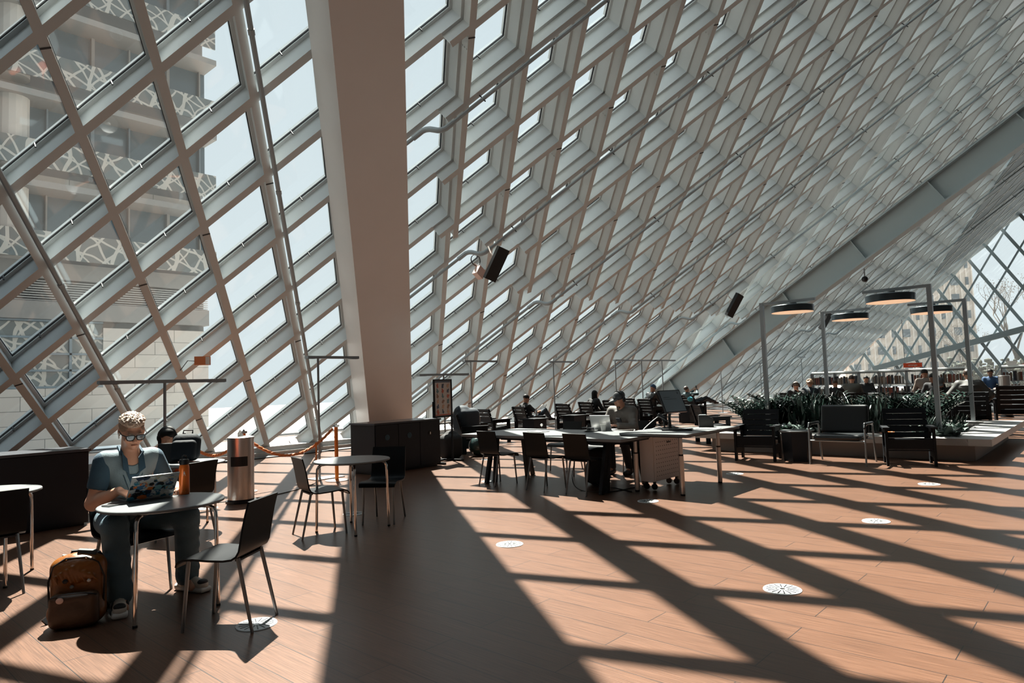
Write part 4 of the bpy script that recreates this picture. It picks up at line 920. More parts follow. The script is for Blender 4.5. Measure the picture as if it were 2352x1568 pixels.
def figure(label, loc, az, skin, top, trousers=None, h=.014, lean=12, head=(0, -20), wr=None, knees=None, ankles=None, sc_=1.0, seat=.45, hairm=None, hair='short', shoe=None, bulk=1.0, sleeve='long', topname='jacket', curl=.7, hoodie=False, palm=None, name='person', cat='person', arms=True, group=None, reclin=None, topk=.035, build_legs=True):
    t = thing(name, label, cat, loc, face(az), group); t.scale = (sc_,)*3
    P = V3(0, 0, seat+.10); l = R(lean); up = V3(0, math.sin(l), math.cos(l)); fw = V3(0, math.cos(l), -math.sin(l)); rt = V3(1, 0, 0)
    chest = P+up*.30; N_k = P+up*.47+fw*.015; Hc = N_k+V3(0, .035, .155) if reclin is None else N_k+V3(*reclin)
    Rm = rotm(R(head[0]), R(head[1]), R(head[2]) if len(head) > 2 else 0)
    sh = {s_: P+up*.435+rt*.165*s_ for s_ in (-1, 1)}
    wr = wr or {-1: (-.12, .34, seat+.24), 1: (.12, .34, seat+.24)}; knees = knees or {-1: (-.12, .43, seat+.06), 1: (.12, .43, seat+.06)}; ankles = ankles or {-1: (-.13, .42, .09), 1: (.13, .42, .09)}
    wr = {k: V3(*v) for k, v in wr.items()}; knees = {k: V3(*v) for k, v in knees.items()}; ankles = {k: V3(*v) for k, v in ankles.items()}
    hips = {s_: P+V3(.09*s_, .02, -.02) for s_ in (-1, 1)}
    el = {s_: ik(sh[s_], wr[s_], .285, .255, V3(.9*s_, -.5, -.8)) for s_ in (-1, 1)}
    pts = [P, Hc]+list(wr.values())+list(knees.values())+list(ankles.values())+list(el.values())+list(sh.values())
    lo = np.min(pts, 0)-V3(.26, .26, .12); hi = np.max(pts, 0)+V3(.26, .28, .24)
    F = Field(lo, hi, h)
    F.cone(P, chest, .115, .115).ell(chest+up*.06, (.165, .10, .13), np.stack([rt, fw, up], 1)).cone(sh[-1], sh[1], .055, .055).cone(N_k-up*.03, Hc-Rm @ V3(0, .01, .05), .056, .052, .03)
    add_head(F, Hc, Rm)
    for s_ in (-1, 1):
        F.cone(sh[s_], el[s_], .050, .040).cone(el[s_], wr[s_], .041, .027); dr = nrm(wr[s_]-el[s_]); pn = palm[s_] if palm else V3(0, .2, 1)
        add_hand(F, wr[s_], dr, V3(*pn), curl, -s_, max(.0085, h*.62))
        if build_legs: F.cone(hips[s_], knees[s_], .078, .054, .04).cone(knees[s_], ankles[s_], .050, .036).cone(ankles[s_], ankles[s_]+V3(0, .12, -.05), .034, .028)
    link('body', F.mesh('body', skin), t)
    # upper garment
    b_ = bulk; G = Field(lo, hi, h)
    G.cone(P-up*.06, chest, .128*b_, .130*b_).ell(chest+up*.055, (.182*b_, .118*b_, .14), np.stack([rt, fw, up], 1), k=topk).cone(sh[-1], sh[1], .064*b_, .064*b_, topk)
    for s_ in (-1, 1):
        if sleeve == 'long': G.cone(sh[s_], el[s_], .062*b_, .054*b_, topk).cone(el[s_], wr[s_]-nrm(wr[s_]-el[s_])*.015, .054*b_, .040*b_, .02)
        elif sleeve == 'short': G.cone(sh[s_], sh[s_]+(el[s_]-sh[s_])*.62, .064, .060, topk)
    if hoodie:
        for q in range(10):
            a0, a1 = -.9+q*.5, -.9+(q+1)*.5; c_ = lambda a: N_k-up*.005-fw*.015+rt*.088*math.cos(a+PI)-fw*.085*math.sin(a+PI)*-1
            G.cone(c_(a0), c_(a1), .030, .030, .01)
        G.ell(N_k-fw*.10-up*.03, (.11, .06, .09)); gh = random.Random(3)
        for q in range(14):
            s_ = gh.choice((-1, 1)); a = sh[s_]+(el[s_]-sh[s_])*gh.uniform(.1, .95)+V3(0, .03, 0); G.cone(a-rt*.04+up*.01, a+rt*.045-up*.02, .030, .024, .012)
        for s_ in (-1, 1): G.cone(N_k+fw*.10+rt*.045*s_-up*.06, P+fw*.15+rt*.05*s_+up*.05, .022, .022, .012)
    else: G.cone(N_k-up*.01, N_k+up*.02, .066, .064, .02)
    ct = link(topname, G.mesh(topname, top), t)
    if build_legs:
        L_ = Field(lo, hi, h); L_.ell(P-V3(0, 0, .02), (.155, .12, .11))
        for s_ in (-1, 1):
            kn, an = knees[s_], ankles[s_]; L_.cone(hips[s_], kn, .095, .072, .04).cone(kn, an+(kn-an)*.06, .071, .056, .02)
        link('trousers', L_.mesh('trousers', trousers or mat('dark_trousers', (.02, .025, .035), .8)), t)
        for s_ in (-1, 1):
            a = ankles[s_]; Sf = Field(a-V3(.09, .12, .12), a+V3(.09, .26, .08), max(h*.7, .007)); fd = nrm(V3(a[0]*.25, 1, 0))
            Sf.cone(a+V3(0, 0, .0), a+fd*-.02+V3(0, 0, -.045), .046, .042, .02).cone(a+fd*.02+V3(0, 0, -.045), a+fd*.15+V3(0, 0, -.055), .044, .036, .02)
            link('shoe', Sf.mesh('shoe', shoe or BLACKP), t)
    if hairm:
        Hf = Field(Hc-V3(.20, .22, .45), Hc+V3(.20, .2, .22), max(h*.7, .006)); T = lambda x, y, z: Hc+Rm @ V3(x, y, z)
        if hair in ('short', 'curly'):
            Hf.ell(T(0, -.020, .047), (.081, .096, .083), Rm, .01); Hf.ell(T(0, .095, -.022), (.10, .085, .078), Rm, .01, sub=True); Hf.ell(T(0, -.03, -.165), (.12, .14, .085), Rm, .01, sub=True)
            if hair == 'curly':
                gg = random.Random(5)
                for _ in range(60):
                    a, e = gg.uniform(0, 6.28), gg.uniform(-.1, 1.5); Hf.ell(T(.08*math.cos(a)*math.cos(e), -.03+.095*math.sin(a)*math.cos(e), .045+.085*math.sin(e)), (.026, .026, .026), None, .008)
                Hf.ell(T(0, .11, -.03), (.10, .075, .09), Rm, .01, sub=True)
        elif hair == 'long':
            Hf.ell(T(0, -.020, .047), (.084, .099, .086), Rm, .01)
            for s_ in (-1, 1): Hf.cone(T(s_*.062, -.02, .0), T(s_*.062, -.02, .0)+V3(s_*.02, .03, -.26), .038, .035, .03)
            Hf.cone(T(0, -.06, 0), T(0, -.06, 0)+V3(0, -.02, -.25), .06, .05, .03); Hf.ell(T(0, .10, -.03), (.058, .075, .10), Rm, .01, sub=True)
        elif hair == 'cap':
            Hf.ell(T(0, -.012, .052), (.086, .102, .080), Rm, .01); Hf.ell(T(0, .0, -.06), (.14, .16, .085), Rm, .008, sub=True); Hf.ell(T(0, .125, .040), (.072, .075, .010), Rm, .015)
        elif hair == 'beanie':
            Hf.ell(T(0, -.014, .055), (.088, .104, .088), Rm, .01); Hf.ell(T(0, .03, -.065), (.14, .16, .085), Rm, .008, sub=True); Hf.cone(T(-.07, .055, .035), T(.07, .055, .035), .018, .018, .02)
        elif hair == 'hood':
            Hf.ell(T(0, -.03, .02), (.115, .125, .135), Rm, .01); Hf.cone(T(0, -.05, -.09), T(0, -.06, -.16), .11, .14, .03); Hf.ell(T(0, .12, -.01), (.075, .10, .105), Rm, .01, sub=True)
        link({'cap': 'cap', 'beanie': 'knit_cap', 'hood': 'hood'}.get(hair, 'hair'), Hf.mesh('hair', hairm), t)
    return t, dict(Hc=Hc, Rm=Rm, wr=wr, el=el, sh=sh, N=N_k, up=up, fw=fw, P=P)
def headphones(t, J, m_=None):
    m_ = m_ or BLACKP; T = lambda x, y, z: Vector(J['Hc']+J['Rm'] @ V3(x, y, z)); hp = MB()
    hp.tube([T(.098*math.cos(a), -.005, .02+.112*math.sin(a)) for a in np.linspace(0, PI, 13)], .011, 6)
    for s_ in (-1, 1): hp.ball(T(s_*.095, -.005, .0), (.022, .036, .042), 7)
    return hp.build('headphones', m_, t, True)

HAIRD = mat('dark_hair', (.006, .006, .007), .6, spec=.2); HAIRB = mat('brown_hair', (.035, .020, .014), .5); HAIRG = mat('grey_brown_hair', (.12, .09, .07), .6, var=(60, .4)); HAIRC = mat('light_curly_hair', (.30, .20, .13), .6, var=(80, .4))
NAVY = mat('navy_cloth', (.012, .022, .032), .8); BLKC = mat('black_cloth', (.007, .008, .010), .85); GRYC = mat('grey_cloth', (.13, .125, .115), .85); TANC = mat('brown_grey_coat', (.16, .13, .11), .8, var=(10, .25)); PUFF = mat('olive_grey_puffer', (.032, .033, .030), .6)
JEANF = mat('dark_denim', (.020, .035, .050), .85)

# man reading in the lounge chair, seen from his right side
t_, J = figure('man in a dark t-shirt reading a book in a slatted lounge chair by the glass', (14.15, 12.25, 0), -14, SKIN2, BLKC, JEANF, h=.014, lean=-16, head=(0, -28), seat=.36, wr={-1: (-.12, .30, .72), 1: (.12, .30, .72)}, knees={-1: (-.08, .42, .60), 1: (.14, .44, .74)}, ankles={-1: (-.1, .62, .10), 1: (-.05, .75, .52)}, hairm=HAIRD, sleeve='short', topname='t_shirt')
bk = thing('open_book', 'open pale book held by the reading man', 'book', (14.60, 12.12, .80), face(-14)); MB().box((-.07, 0, .0), (.14, .20, .012), Matrix.Rotation(R(25), 3, 'Y') @ Matrix.Rotation(R(50), 3, 'X')).box((.07, 0, .0), (.14, .20, .012), Matrix.Rotation(R(-25), 3, 'Y') @ Matrix.Rotation(R(50), 3, 'X')).build('pages', PAPER, bk)
bo = thing('water_bottle', 'clear water bottle standing on the armrest beside the reading man', 'bottle', (14.05, 11.90, .605)); MB().lathe([(.03, 0), (.03, .13), (.012, .17), (.012, .19), (0, .19)], n=12).build('bottle_body', mat('pale_clear_plastic', (.35, .38, .40), .15), bo, True); MB().lathe([(.014, .19), (.014, .21), (0, .21)], n=10).build('bottle_cap', BLACKP, bo)
bo = thing('water_bottle', 'small pale bottle standing left of the first lounge chair', 'bottle', (11.9, 11.95, .575)); MB().lathe([(.035, 0), (.035, .13), (.012, .17), (.012, .2), (0, .2)], n=12).build('bottle_body', mat('amber_clear_plastic', (.35, .25, .2), .2), bo, True); MB().lathe([(.014, .2), (.014, .22), (0, .22)], n=10).build('bottle_cap', PAPER, bo)
# woman with long hair
figure('woman with long dark hair in a black coat, bent over, by the glass', (17.35, 12.35, 0), -12, SKIN2, BLKC, BLKC, h=.014, lean=4, head=(0, -22), seat=.36, hairm=HAIRD, hair='long', bulk=1.08, topname='coat')
# person in a blue knit cap
figure('person in a blue knit cap and shiny black jacket, head bowed, left of the monitor', (19.65, 11.62, 0), -18, SKIN2, mat('shiny_black_jacket', (.012, .014, .016), .3), BLKC, h=.014, lean=2, head=(0, -38), seat=.42, hairm=mat('blue_knit', (.02, .06, .12), .8), hair='beanie', bulk=1.15, topname='jacket', sc_=1.04)
# man lying back with his phone
t_, J = figure('man lying back with his feet up, holding a phone in front of his face', (23.7, 12.2, 0), -20, SKIN2, mat('teal_jacket', (.02, .05, .06), .7), NAVY, h=.015, lean=-42, head=(0, 12), seat=.46, wr={-1: (-.08, .10, 1.02), 1: (.08, .12, 1.04)}, knees={-1: (-.1, .50, .68), 1: (.12, .52, .72)}, ankles={-1: (-.1, .95, .60), 1: (.1, 1.0, .56)}, hairm=HAIRB, reclin=(0, -.02, .16), topname='jacket')
o = MB().box((0, 0, 0), (.08, .01, .16)).build('mobile_phone', BLACKP); o.location = (23.86, 12.15, 1.12); o.rotation_euler.z = face(-20); tag(o, 'dark phone held by the man lying back', 'phone')
F = Field((-.3, -.25, -.2), (.3, .25, .25), .015); F.ell((0, 0, 0), (.22, .15, .13)); o = link('bag', F.mesh('bag', mat('bright_teal_cloth', (.02, .22, .28), .6))); o.location = (22.95, 11.95, .72); o.scale = (.62, .62, .7); tag(o, 'bright teal bag beside the man lying back', 'bag')

# man in the cap at the long table
CAPM = mat('dark_grey_cap', (.025, .030, .036), .6)
t_, J = figure('man in a dark cap, headphones and grey jacket hunched over a silver laptop', (9.47, 6.03, 0), 184, mat('skin_weathered', (.34, .17, .11), .5), mat('grey_tan_jacket', (.085, .078, .072), .75, var=(6, .35), bump=(14, .5)), BLKC, h=.0105, lean=30, head=(-18, -24), sc_=1.07, wr={-1: (-.10, .55, .735), 1: (.12, .50, .735)}, knees={-1: (-.12, .42, .50), 1: (.12, .42, .50)}, ankles={-1: (-.13, .30, .09), 1: (.13, .35, .09)}, hairm=CAPM, hair='cap', bulk=1.22, hoodie=True, topname='jacket', curl=.8)
headphones(t_, J)
T = lambda x, y, z: Vector(J['Hc']+J['Rm'] @ V3(x, y, z))
F = Field(J['Hc']-V3(.1, .05, .15), J['Hc']+V3(.1, .2, .05), .006); F.ell(J['Hc']+J['Rm'] @ V3(0, .070, -.088), (.034, .026, .030), J['Rm']); link('beard', F.mesh('beard', HAIRB), t_)
MB().prism([Vector(J['N']+J['fw']*.135+V3(-.035, 0, -.05)), Vector(J['N']+J['fw']*.135+V3(.035, 0, -.05)), Vector(J['P']+J['fw']*.165+V3(.03, 0, .12)), Vector(J['P']+J['fw']*.165+V3(-.03, 0, .12))], (0, 0, 0), (0, -.02, 0)).build('shirt_front', mat('dark_patterned_shirt', (.03, .04, .055), .8, var=(60, .9)), t_)
MB().ball(T(0, .085, .082), (.030, .014, .020), 8).build('cap_badge', mat('cap_badge_grey', (.16, .17, .18), .6), t_, True)
F = Field((-.25, -.2, 0), (.25, .2, .62), .012); F.rbox((0, 0, .26), (.20, .13, .26), .09); F.rbox((0, .10, .18), (.15, .07, .15), .05)
o = link('backpack', F.mesh('backpack', BLKC)); o.location = (8.12, 5.72, .0); o.rotation_euler.z = R(20); tag(o, 'black backpack on the floor under the right end of the long table', 'bag')

# baggage behind the poster stand
F = Field((-.35, -.3, 0), (.35, .3, .65), .015); F.rbox((0, 0, .25), (.24, .17, .25), .12); F.ell((.06, .05, .45), (.18, .14, .12)); o = link('travel_bag', F.mesh('travel_bag', BLKC)); o.location = (9.55, 10.45, 0); tag(o, 'black travel bag on the floor right behind the poster stand', 'bag')
F = Field((-.35, -.3, 0), (.35, .3, .65), .015); F.ell((0, 0, .22), (.27, .2, .22)); F.ell((.08, 0, .36), (.15, .14, .13)); o = link('plastic_sack', F.mesh('plastic_sack', mat('dark_green_plastic', (.015, .035, .035), .22, bump=(9, 1.0)))); o.location = (10.15, 10.2, 0); tag(o, 'shiny dark green sack on the floor right of the poster stand', 'bag')
F = Field((-.4, -.3, 0), (.4, .3, .7), .015); F.rbox((0, 0, .28), (.30, .2, .28), .14, k=.03); F.ell((-.1, .02, .50), (.2, .16, .13)); o = link('stuffed_bag', F.mesh('stuffed_bag', NAVY)); o.location = (10.50, 10.95, .43); tag(o, 'stuffed navy bag piled on the armchair behind the poster stand', 'bag')

# people at the back
t_, J = figure('person with headphones leaning on one hand at the left of the plants', (19.75, 6.98, 0), 205, SKIN, BLKC, BLKC, h=.016, lean=14, head=(0, -40), hairm=HAIRG, wr={-1: (-.06, .30, 1.0), 1: (.12, .34, .66)}, topname='coat', bulk=1.1); headphones(t_, J)
figure('person with light curly hair seen from behind above the plants', (21.0, 7.0, 0), 15, SKIN, NAVY, BLKC, h=.014, lean=5, head=(0, 0), hairm=HAIRC, hair='curly', bulk=1.05, sc_=1.02, topname='coat')
figure('small dark-haired person seen from behind right of the curly-haired one', (21.6, 6.45, 0), 20, SKIN2, BLKC, BLKC, h=.017, lean=8, hairm=HAIRB, topname='jacket', sc_=1.0)
figure('broad man in a grey sweater seen from behind, left of the rear lamp post', (22.9, 6.35, 0), 12, SKIN, mat('grey_green_sweater', (.085, .085, .075), .9), BLKC, h=.016, lean=4, hairm=HAIRB, bulk=1.22, sc_=1.08, topname='sweater')
t_, J = figure('person in black facing the camera behind a small open laptop', (27.0, 7.0, 0), 196, SKIN2, BLKC, BLKC, h=.017, lean=8, head=(0, -15), hairm=HAIRD, sc_=1.05, topname='t_shirt')
figure('person in a hooded jacket seen from behind in front of the shelves', (25.3, 4.80, 0), 10, SKIN2, TANC, BLKC, h=.017, lean=6, hairm=BLKC, hair='beanie', bulk=1.15, sc_=1.16, topname='jacket')
t_, J = figure('person in a dark cap looking at a phone, left of the puffer jacket man', (19.5, 3.36, 0), 185, SKIN2, BLKC, BLKC, h=.014, lean=10, head=(0, -38), hairm=mat('grey_cap', (.05, .055, .06), .7), hair='cap', wr={-1: (-.07, .30, .86), 1: (.07, .30, .86)}, topname='coat', bulk=1.1)
o = MB().box((0, 0, 0), (.075, .01, .15)).build('mobile_phone', BLACKP); o.location = (19.14, 3.33, .95); o.rotation_euler = (R(-30), 0, face(175)); tag(o, 'dark phone held by the person in the dark cap', 'phone')
figure('dark figure bent forward behind the nearest lamp post', (22.0, 3.9, 0), 170, SKIN3, BLKC, BLKC, h=.017, lean=20, head=(0, -30), hairm=HAIRD, topname='coat', bulk=1.15, sc_=1.1)
figure('person in blue facing the camera far back at the right', (29.5, 3.55, 0), 190, SKIN3, mat('blue_shirt', (.02, .06, .14), .8), BLKC, h=.018, lean=4, hairm=HAIRD, sc_=1.12, topname='shirt')
# the man in the puffer jacket, back to the camera
t_, J = figure('man in an olive grey quilted puffer jacket seen from behind', (18.62, 2.66, 0), 10, SKIN2, PUFF, BLKC, h=.012, lean=2, head=(0, -8), hairm=HAIRB, bulk=1.36, sc_=1.14, wr={-1: (-.29, .22, .66), 1: (.29, .22, .66)}, topname='puffer_jacket')
G = Field((-.34, -.28, .45), (.34, .22, 1.08), .012)
for k in range(8): G.ell((0, -.015+.004*k, .52+k*.063), (.235-.002*abs(k-4)**2, .165, .040), None, .006)
link('quilting', G.mesh('quilting', PUFF), t_)

# steel bin, tables, laptop and shelves far back
cn = dup(can, (24.9, 2.66, 0), R(200), 'steel cylinder bin standing far back at the right, behind the empty slatted armchair'); cn.scale = (.85, .85, 1.40)
for x, y, lb in ((20.2, 6.0, 'round table among the people behind the plants'), (24.2, 6.6, 'round table in front of the man in the grey sweater'), (26.2, 6.9, 'round table under the open laptop at the back'), (28.4, 3.6, 'round table before the person in blue')):
    t = thing('round_table', lb, 'table', (x, y, 0)); MB().lathe([(.5, .72), (.5, .745), (0, .745)], n=28).build('tabletop', TABTOP, t); MB().tube([(0, 0, .02), (0, 0, .72)], .03, 8).lathe([(.25, 0), (.25, .015), (0, .02)], n=20).build('pedestal', LAMPGREY, t)
fl_ = thing('dark_laptop', 'small open dark laptop in front of the person in black at the back', 'laptop', (26.4, 6.85, .745), face(15)); laptop(fl_, BLACKP)
for x, y, az, lb in ((20.95, 6.8, 15, 'dark slatted chair under the curly-haired person'), (22.85, 6.2, 12, 'dark slatted chair under the man in the grey sweater'), (25.2, 4.7, 10, 'dark slatted chair under the person in the hooded jacket'), (27.1, 7.0, 196, 'dark slatted chair behind the open laptop'), (29.6, 3.5, 190, 'dark slatted chair under the person in blue'), (22.2, 4.9, 30, 'empty dark slatted chair between the tables at the back'), (24.0, 8.6, 0, 'empty dark slatted chair near the glass at the back')):
    dup(sc, (x, y, 0), face(az), lb)
SHW = mat('shelf_grey', (.12, .13, .135), .5); BKC = [mat(n_, c_, .7) for n_, c_ in (('book_cream', (.15, .14, .12)), ('book_red', (.12, .03, .02)), ('book_navy', (.015, .025, .04)), ('book_white', (.22, .22, .21)), ('book_tan', (.10, .07, .05)), ('book_black', (.015, .015, .018)))]
bmesh_ = [MB().box((0, 0, .13+.02*(k % 3)), (.16, .05, .26+.04*(k % 3))).mesh('book', BKC[k]) for k in range(6)]
gb_ = random.Random(11)
def bookcase(x, y0, n_un, label, grp, shelves):
    t = thing('bookcase', label, 'bookcase', (x, y0, 0)); L_ = n_un*.95
    for z in shelves: MB().box((0, -L_/2, z), (.34, L_, .03)).build('shelf', SHW, t)
    for k in range(n_un+1): MB().box((0, -k*.95, .75), (.36, .03, 1.5)).build('upright', SHW, t)
    MB().tube([(0, 0, 1.52), (0, -L_, 1.52)], .045, 10).build('top_rail', mat('top_rail_white', (.55, .56, .55), .4), t, True)
    for z in shelves[:-1]:
        for k in range(n_un):
            y = -k*.95-.06
            while y > -(k+1)*.95+.08:
                w_ = gb_.choice((.05, .05, .06, .09)); q = gb_.randrange(6)
                if gb_.random() < .84: o = link('book', bmesh_[q], None, (x-.04, y0+y, z+.015)); o['label'] = 'book standing on the '+label.split(' along')[0]; o['category'] = 'book'; o['group'] = grp
                y -= w_
bookcase(31.0, 10.2, 3, 'long low bookcase left of the red sign along the end wall', 'books on the left bookcase', (.55, 1.0, 1.46))
bookcase(29.5, 7.15, 3, 'middle low bookcase under the red sign along the end wall', 'books on the middle bookcase', (.55, 1.0, 1.46))
bookcase(30.5, 3.3, 1, 'short bookcase at the right end along the end wall', 'books on the right bookcase', (.55, 1.0, 1.46))
sgn = thing('hanging_sign', 'small red sign with pale lettering above the bookcases', 'sign', (29.4, 5.95, 1.58), R(-79))
MB().box((0, 0, .12), (.62, .02, .17)).build('panel', mat('sign_red', (.60, .07, .02), .5), sgn); MB().tube([(-.26, 0, .2), (-.26, 0, 1.9)], .01, 6).build('hanger_wire', LAMPGREY, sgn)
fc = bpy.data.curves.new('lettering', 'FONT'); fc.body = 'orange'; fc.size = .11; fc.align_x = 'CENTER'; fc.extrude = .002
tx = bpy.data.objects.new('tmp', fc); COL.objects.link(tx); dg = bpy.context.evaluated_depsgraph_get(); me = bpy.data.meshes.new_from_object(tx.evaluated_get(dg)); bpy.data.objects.remove(tx)
me.materials.clear(); me.materials.append(PAPER); o = link('lettering', me, sgn, (0, -.014, .09)); o.rotation_euler = (R(90), 0, 0)
o = MB().box((0, 0, .08), (.30, .02, .16)).build('paper_notice', PAPER); o.location = (30.5, 3.0, 1.56); o.rotation_euler.z = R(90); tag(o, 'white notice standing on the right bookcase', 'notice')

# ------------------------------------------------------------------ person in red at the table behind
t_, J = figure('person in a rust red cardigan and black headphones bent over a round table', (3.27, 8.60, 0), 246, SKIN, mat('rust_cardigan', (.50, .095, .03), .85, bump=(40, .4)), BLKC, h=.009, lean=44, head=(-4, -24), hairm=HAIRD, hair='short', topname='cardigan', sleeve='long', wr={-1: (-.16, .42, .74), 1: (.16, .42, .74)}, seat=.45, bulk=1.05, sc_=.97)
headphones(t_, J)
T = lambda x, y, z: V3(*(J['Hc']+J['Rm'] @ V3(x, y, z)))
G = Field(J['Hc']-V3(.2, .2, .25), J['Hc']+V3(.2, .2, .2), .008); G.ell(T(0, -.02, .06), (.090, .104, .075), J['Rm']); G.cone(T(-.075, .0, .03), T(-.078, .03, -.05), .026, .024); G.cone(T(.075, .0, .03), T(.078, .03, -.05), .026, .024); G.ell(T(0, .11, -.005), (.058, .075, .075), J['Rm'], .01, sub=True); link('wavy_hair', G.mesh('wavy_hair', HAIRD), t_)
G = Field((-.22, -.05, .5), (.22, .45, 1.12), .009); a_ = J['N']; G.cone(a_+V3(-.06, .07, .0), a_+V3(-.06, .13, -.22), .022, .03).cone(a_+V3(.06, .07, .0), a_+V3(.06, .13, -.22), .022, .03); link('pale_scarf', G.mesh('pale_scarf', mat('pale_grey_knit', (.35, .34, .32), .9)), t_)
dup(ch, (3.36, 8.62, 0), face(248), 'black chair under the person in the rust red cardigan')
F = Field((-.28, -.25, 0), (.28, .25, .45), .010); Rb = np.array(Matrix.Rotation(R(-18), 3, 'X')); F.rbox((0, .02, .155), (.15, .09, .155), .085, Rb); F.rbox((0, -.07, .13), (.13, .05, .11), .04, Rb, .01)
bgt = thing('black_bag', 'black bag standing on the round table in front of the person in red', 'bag', (3.18, 7.90, .742), R(-40)); link('bag_body', F.mesh('bag_body', mat('black_nylon', (.006, .009, .013), .75, spec=.2, bump=(30, .3))), bgt)
MB().tube([(-.05, .07, .31), (-.05, .09, .345), (.05, .09, .345), (.05, .07, .31)], .008, 8).build('handle', BLACKP, bgt, True)
G = Field((-.3, -.1, 0), (.3, .2, .4), .010); G.rbox((0, .0, .15), (.20, .03, .16), .03, np.array(Matrix.Rotation(R(-25), 3, 'X'))); o = link('small_pouch', G.mesh('small_pouch', BLKC)); o.location = (3.02, 7.98, .735); o.scale = (.6, .6, .75); o.rotation_euler.z = R(-40); tag(o, 'small black pouch standing left of the black bag', 'bag')

# ------------------------------------------------------------------ the man with the stickered laptop
DENL = mat('light_washed_denim', (.15, .20, .225), .85, var=(9, .30), bump=(120, .25)); DEND = mat('dark_denim_cloth', (.022, .055, .085), .85, var=(20, .2), bump=(120, .25)); JEAN = mat('blue_jeans', (.060, .105, .135), .85, var=(7, .35), bump=(90, .3))
MX, MY = 1.868, 5.772; MAZ = 266; MS = 1.085
man = thing('person', 'young blond man with glasses and a washed denim shirt typing on a stickered laptop', 'person', (MX, MY, 0), face(MAZ)); man.scale = (MS,)*3
def ML(w):      # world point to the man's own frame
    v = Matrix.Rotation(-face(MAZ), 3, 'Z') @ (Vector(w)-Vector((MX, MY, 0))); return V3(*(v/MS))
h = .0065
P = V3(0, -.02, .53); up = nrm(V3(.0, .30, 1)); fw = nrm(V3(0, 1, -.30)); rt = V3(1, 0, 0)
N_k = P+up*.475; Hc = N_k+V3(.0, .045, .150); Rm = rotm(R(-2), R(-24), R(2))
sh = {-1: P+up*.425+rt*-.152, 1: P+up*.425+rt*.152}
HANDR = ML((1.765, 5.36, .785)); HANDL = ML((2.075, 5.36, .785))      # seen left / right in the picture
wr = {1: HANDR+V3(.045, -.075, .025), -1: HANDL+V3(-.04, -.09, .012)}
el = {1: ik(sh[1], wr[1], .29, .26, V3(.38, -.5, -.85)), -1: ik(sh[-1], wr[-1], .29, .26, V3(-.35, -.6, -.6))}
knees = {1: ML((1.665, 5.355, .575)), -1: ML((2.15, 5.33, .575))}; ankles = {1: ML((1.68, 5.29, .095)), -1: ML((2.19, 5.42, .095))}
hips = {s_: P+V3(.095*s_, .02, -.02) for s_ in (-1, 1)}
lo, hi = V3(-.55, -.32, 0), V3(.50, .72, 1.42)
F = Field(lo, hi, h)
F.cone(P, P+up*.3, .120, .122, .03).ell(P+up*.35, (.172, .108, .13), np.stack([rt, fw, up], 1), .03).cone(sh[-1], sh[1], .056, .056, .03).cone(N_k-up*.03, Hc-Rm @ V3(0, .015, .05), .058, .055, .03)
add_head(F, Hc, Rm, True, .012)
for s_ in (-1, 1):
    F.cone(sh[s_], el[s_], .046, .046, .02).ell(sh[s_]*.55+el[s_]*.45, (.052, .052, .09), None, .03).cone(el[s_], el[s_]*.6+wr[s_]*.4, .047, .042, .02).cone(el[s_]*.6+wr[s_]*.4, wr[s_], .042, .027, .02)
    add_hand(F, wr[s_], (HANDR if s_ > 0 else HANDL)-wr[s_]+V3(0, 0, -.004), V3(0, -.15, 1), .55, -s_, .0088)
    F.cone(hips[s_], knees[s_], .08, .055, .04).cone(knees[s_], ankles[s_], .052, .036, .03).cone(ankles[s_], ankles[s_]+V3(0, .1, -.05), .034, .028, .02)
link('body', F.mesh('body', SKIN), man)
# shirt
G = Field(lo, hi, h)
G.cone(P-up*.10, P+up*.28, .132, .134, .04).ell(P+up*.345, (.158, .122, .142), np.stack([rt, fw, up], 1), .04).cone(sh[-1]*.94+sh[1]*.06, sh[1]*.94+sh[-1]*.06, .066, .066, .04)
for s_ in (-1, 1): G.cone(sh[s_]*.9+P*.1, sh[s_]+(el[s_]-sh[s_])*.02, .066, .066, .03)
for k in range(5): a = P+up*(.02+.045*k)+rt*(.09*math.cos(k*2.3))+fw*.115; G.cone(a, a+rt*.06*math.sin(k*1.3)+up*.02, .014, .010, .04)
G.cone(Hc-Rm @ V3(0, .0, .09), N_k+fw*.07-up*.02, .058, .050, .015, sub=True)
shirt = link('shirt', G.mesh('shirt', DENL), man)
for s_ in (-1, 1):
    a, b = sh[s_]+(el[s_]-sh[s_])*.02, sh[s_]+(el[s_]-sh[s_])*.60; G = Field(np.minimum(a, b)-.11, np.maximum(a, b)+.11, h); G.cone(a, b, .071, .064, .02)
    dn = nrm(b-a); G.ell(b+dn*.030, (.060, .060, .030), np.stack([nrm(np.cross(dn, V3(0, 1, 0))), nrm(np.cross(dn, np.cross(dn, V3(0, 1, 0)))), dn], 1), .008, sub=True)
    sl = link('sleeve', G.mesh('sleeve', DEND), man); sl['label'] = 'darker blue short sleeve'
def on_chest(x, z, o=.0): # point on the front of the shirt
    yy = .126*math.sqrt(max(0, 1-(x/.19)**2)); c_ = P+up*z; return c_+rt*x+fw*(yy+o)
for s_ in (-1, 1):
    mb = MB(); a = N_k+rt*.062*s_-fw*.045+up*.030; b = N_k+rt*.066*s_+fw*.055+up*.012; c_ = on_chest(.070*s_, .405, .016); d_ = on_chest(.030*s_, .375, .014); e = N_k+rt*.035*s_+fw*.075-up*.015
    mb.tube([Vector(a), Vector(b)], .012, 6); mb.prism([Vector(b+up*.012), Vector(e), Vector(d_), Vector(c_)], Vector(fw*.004), Vector(fw*.012)); cc = mb.build('collar', DEND, man); cc['label'] = 'dark collar flap'
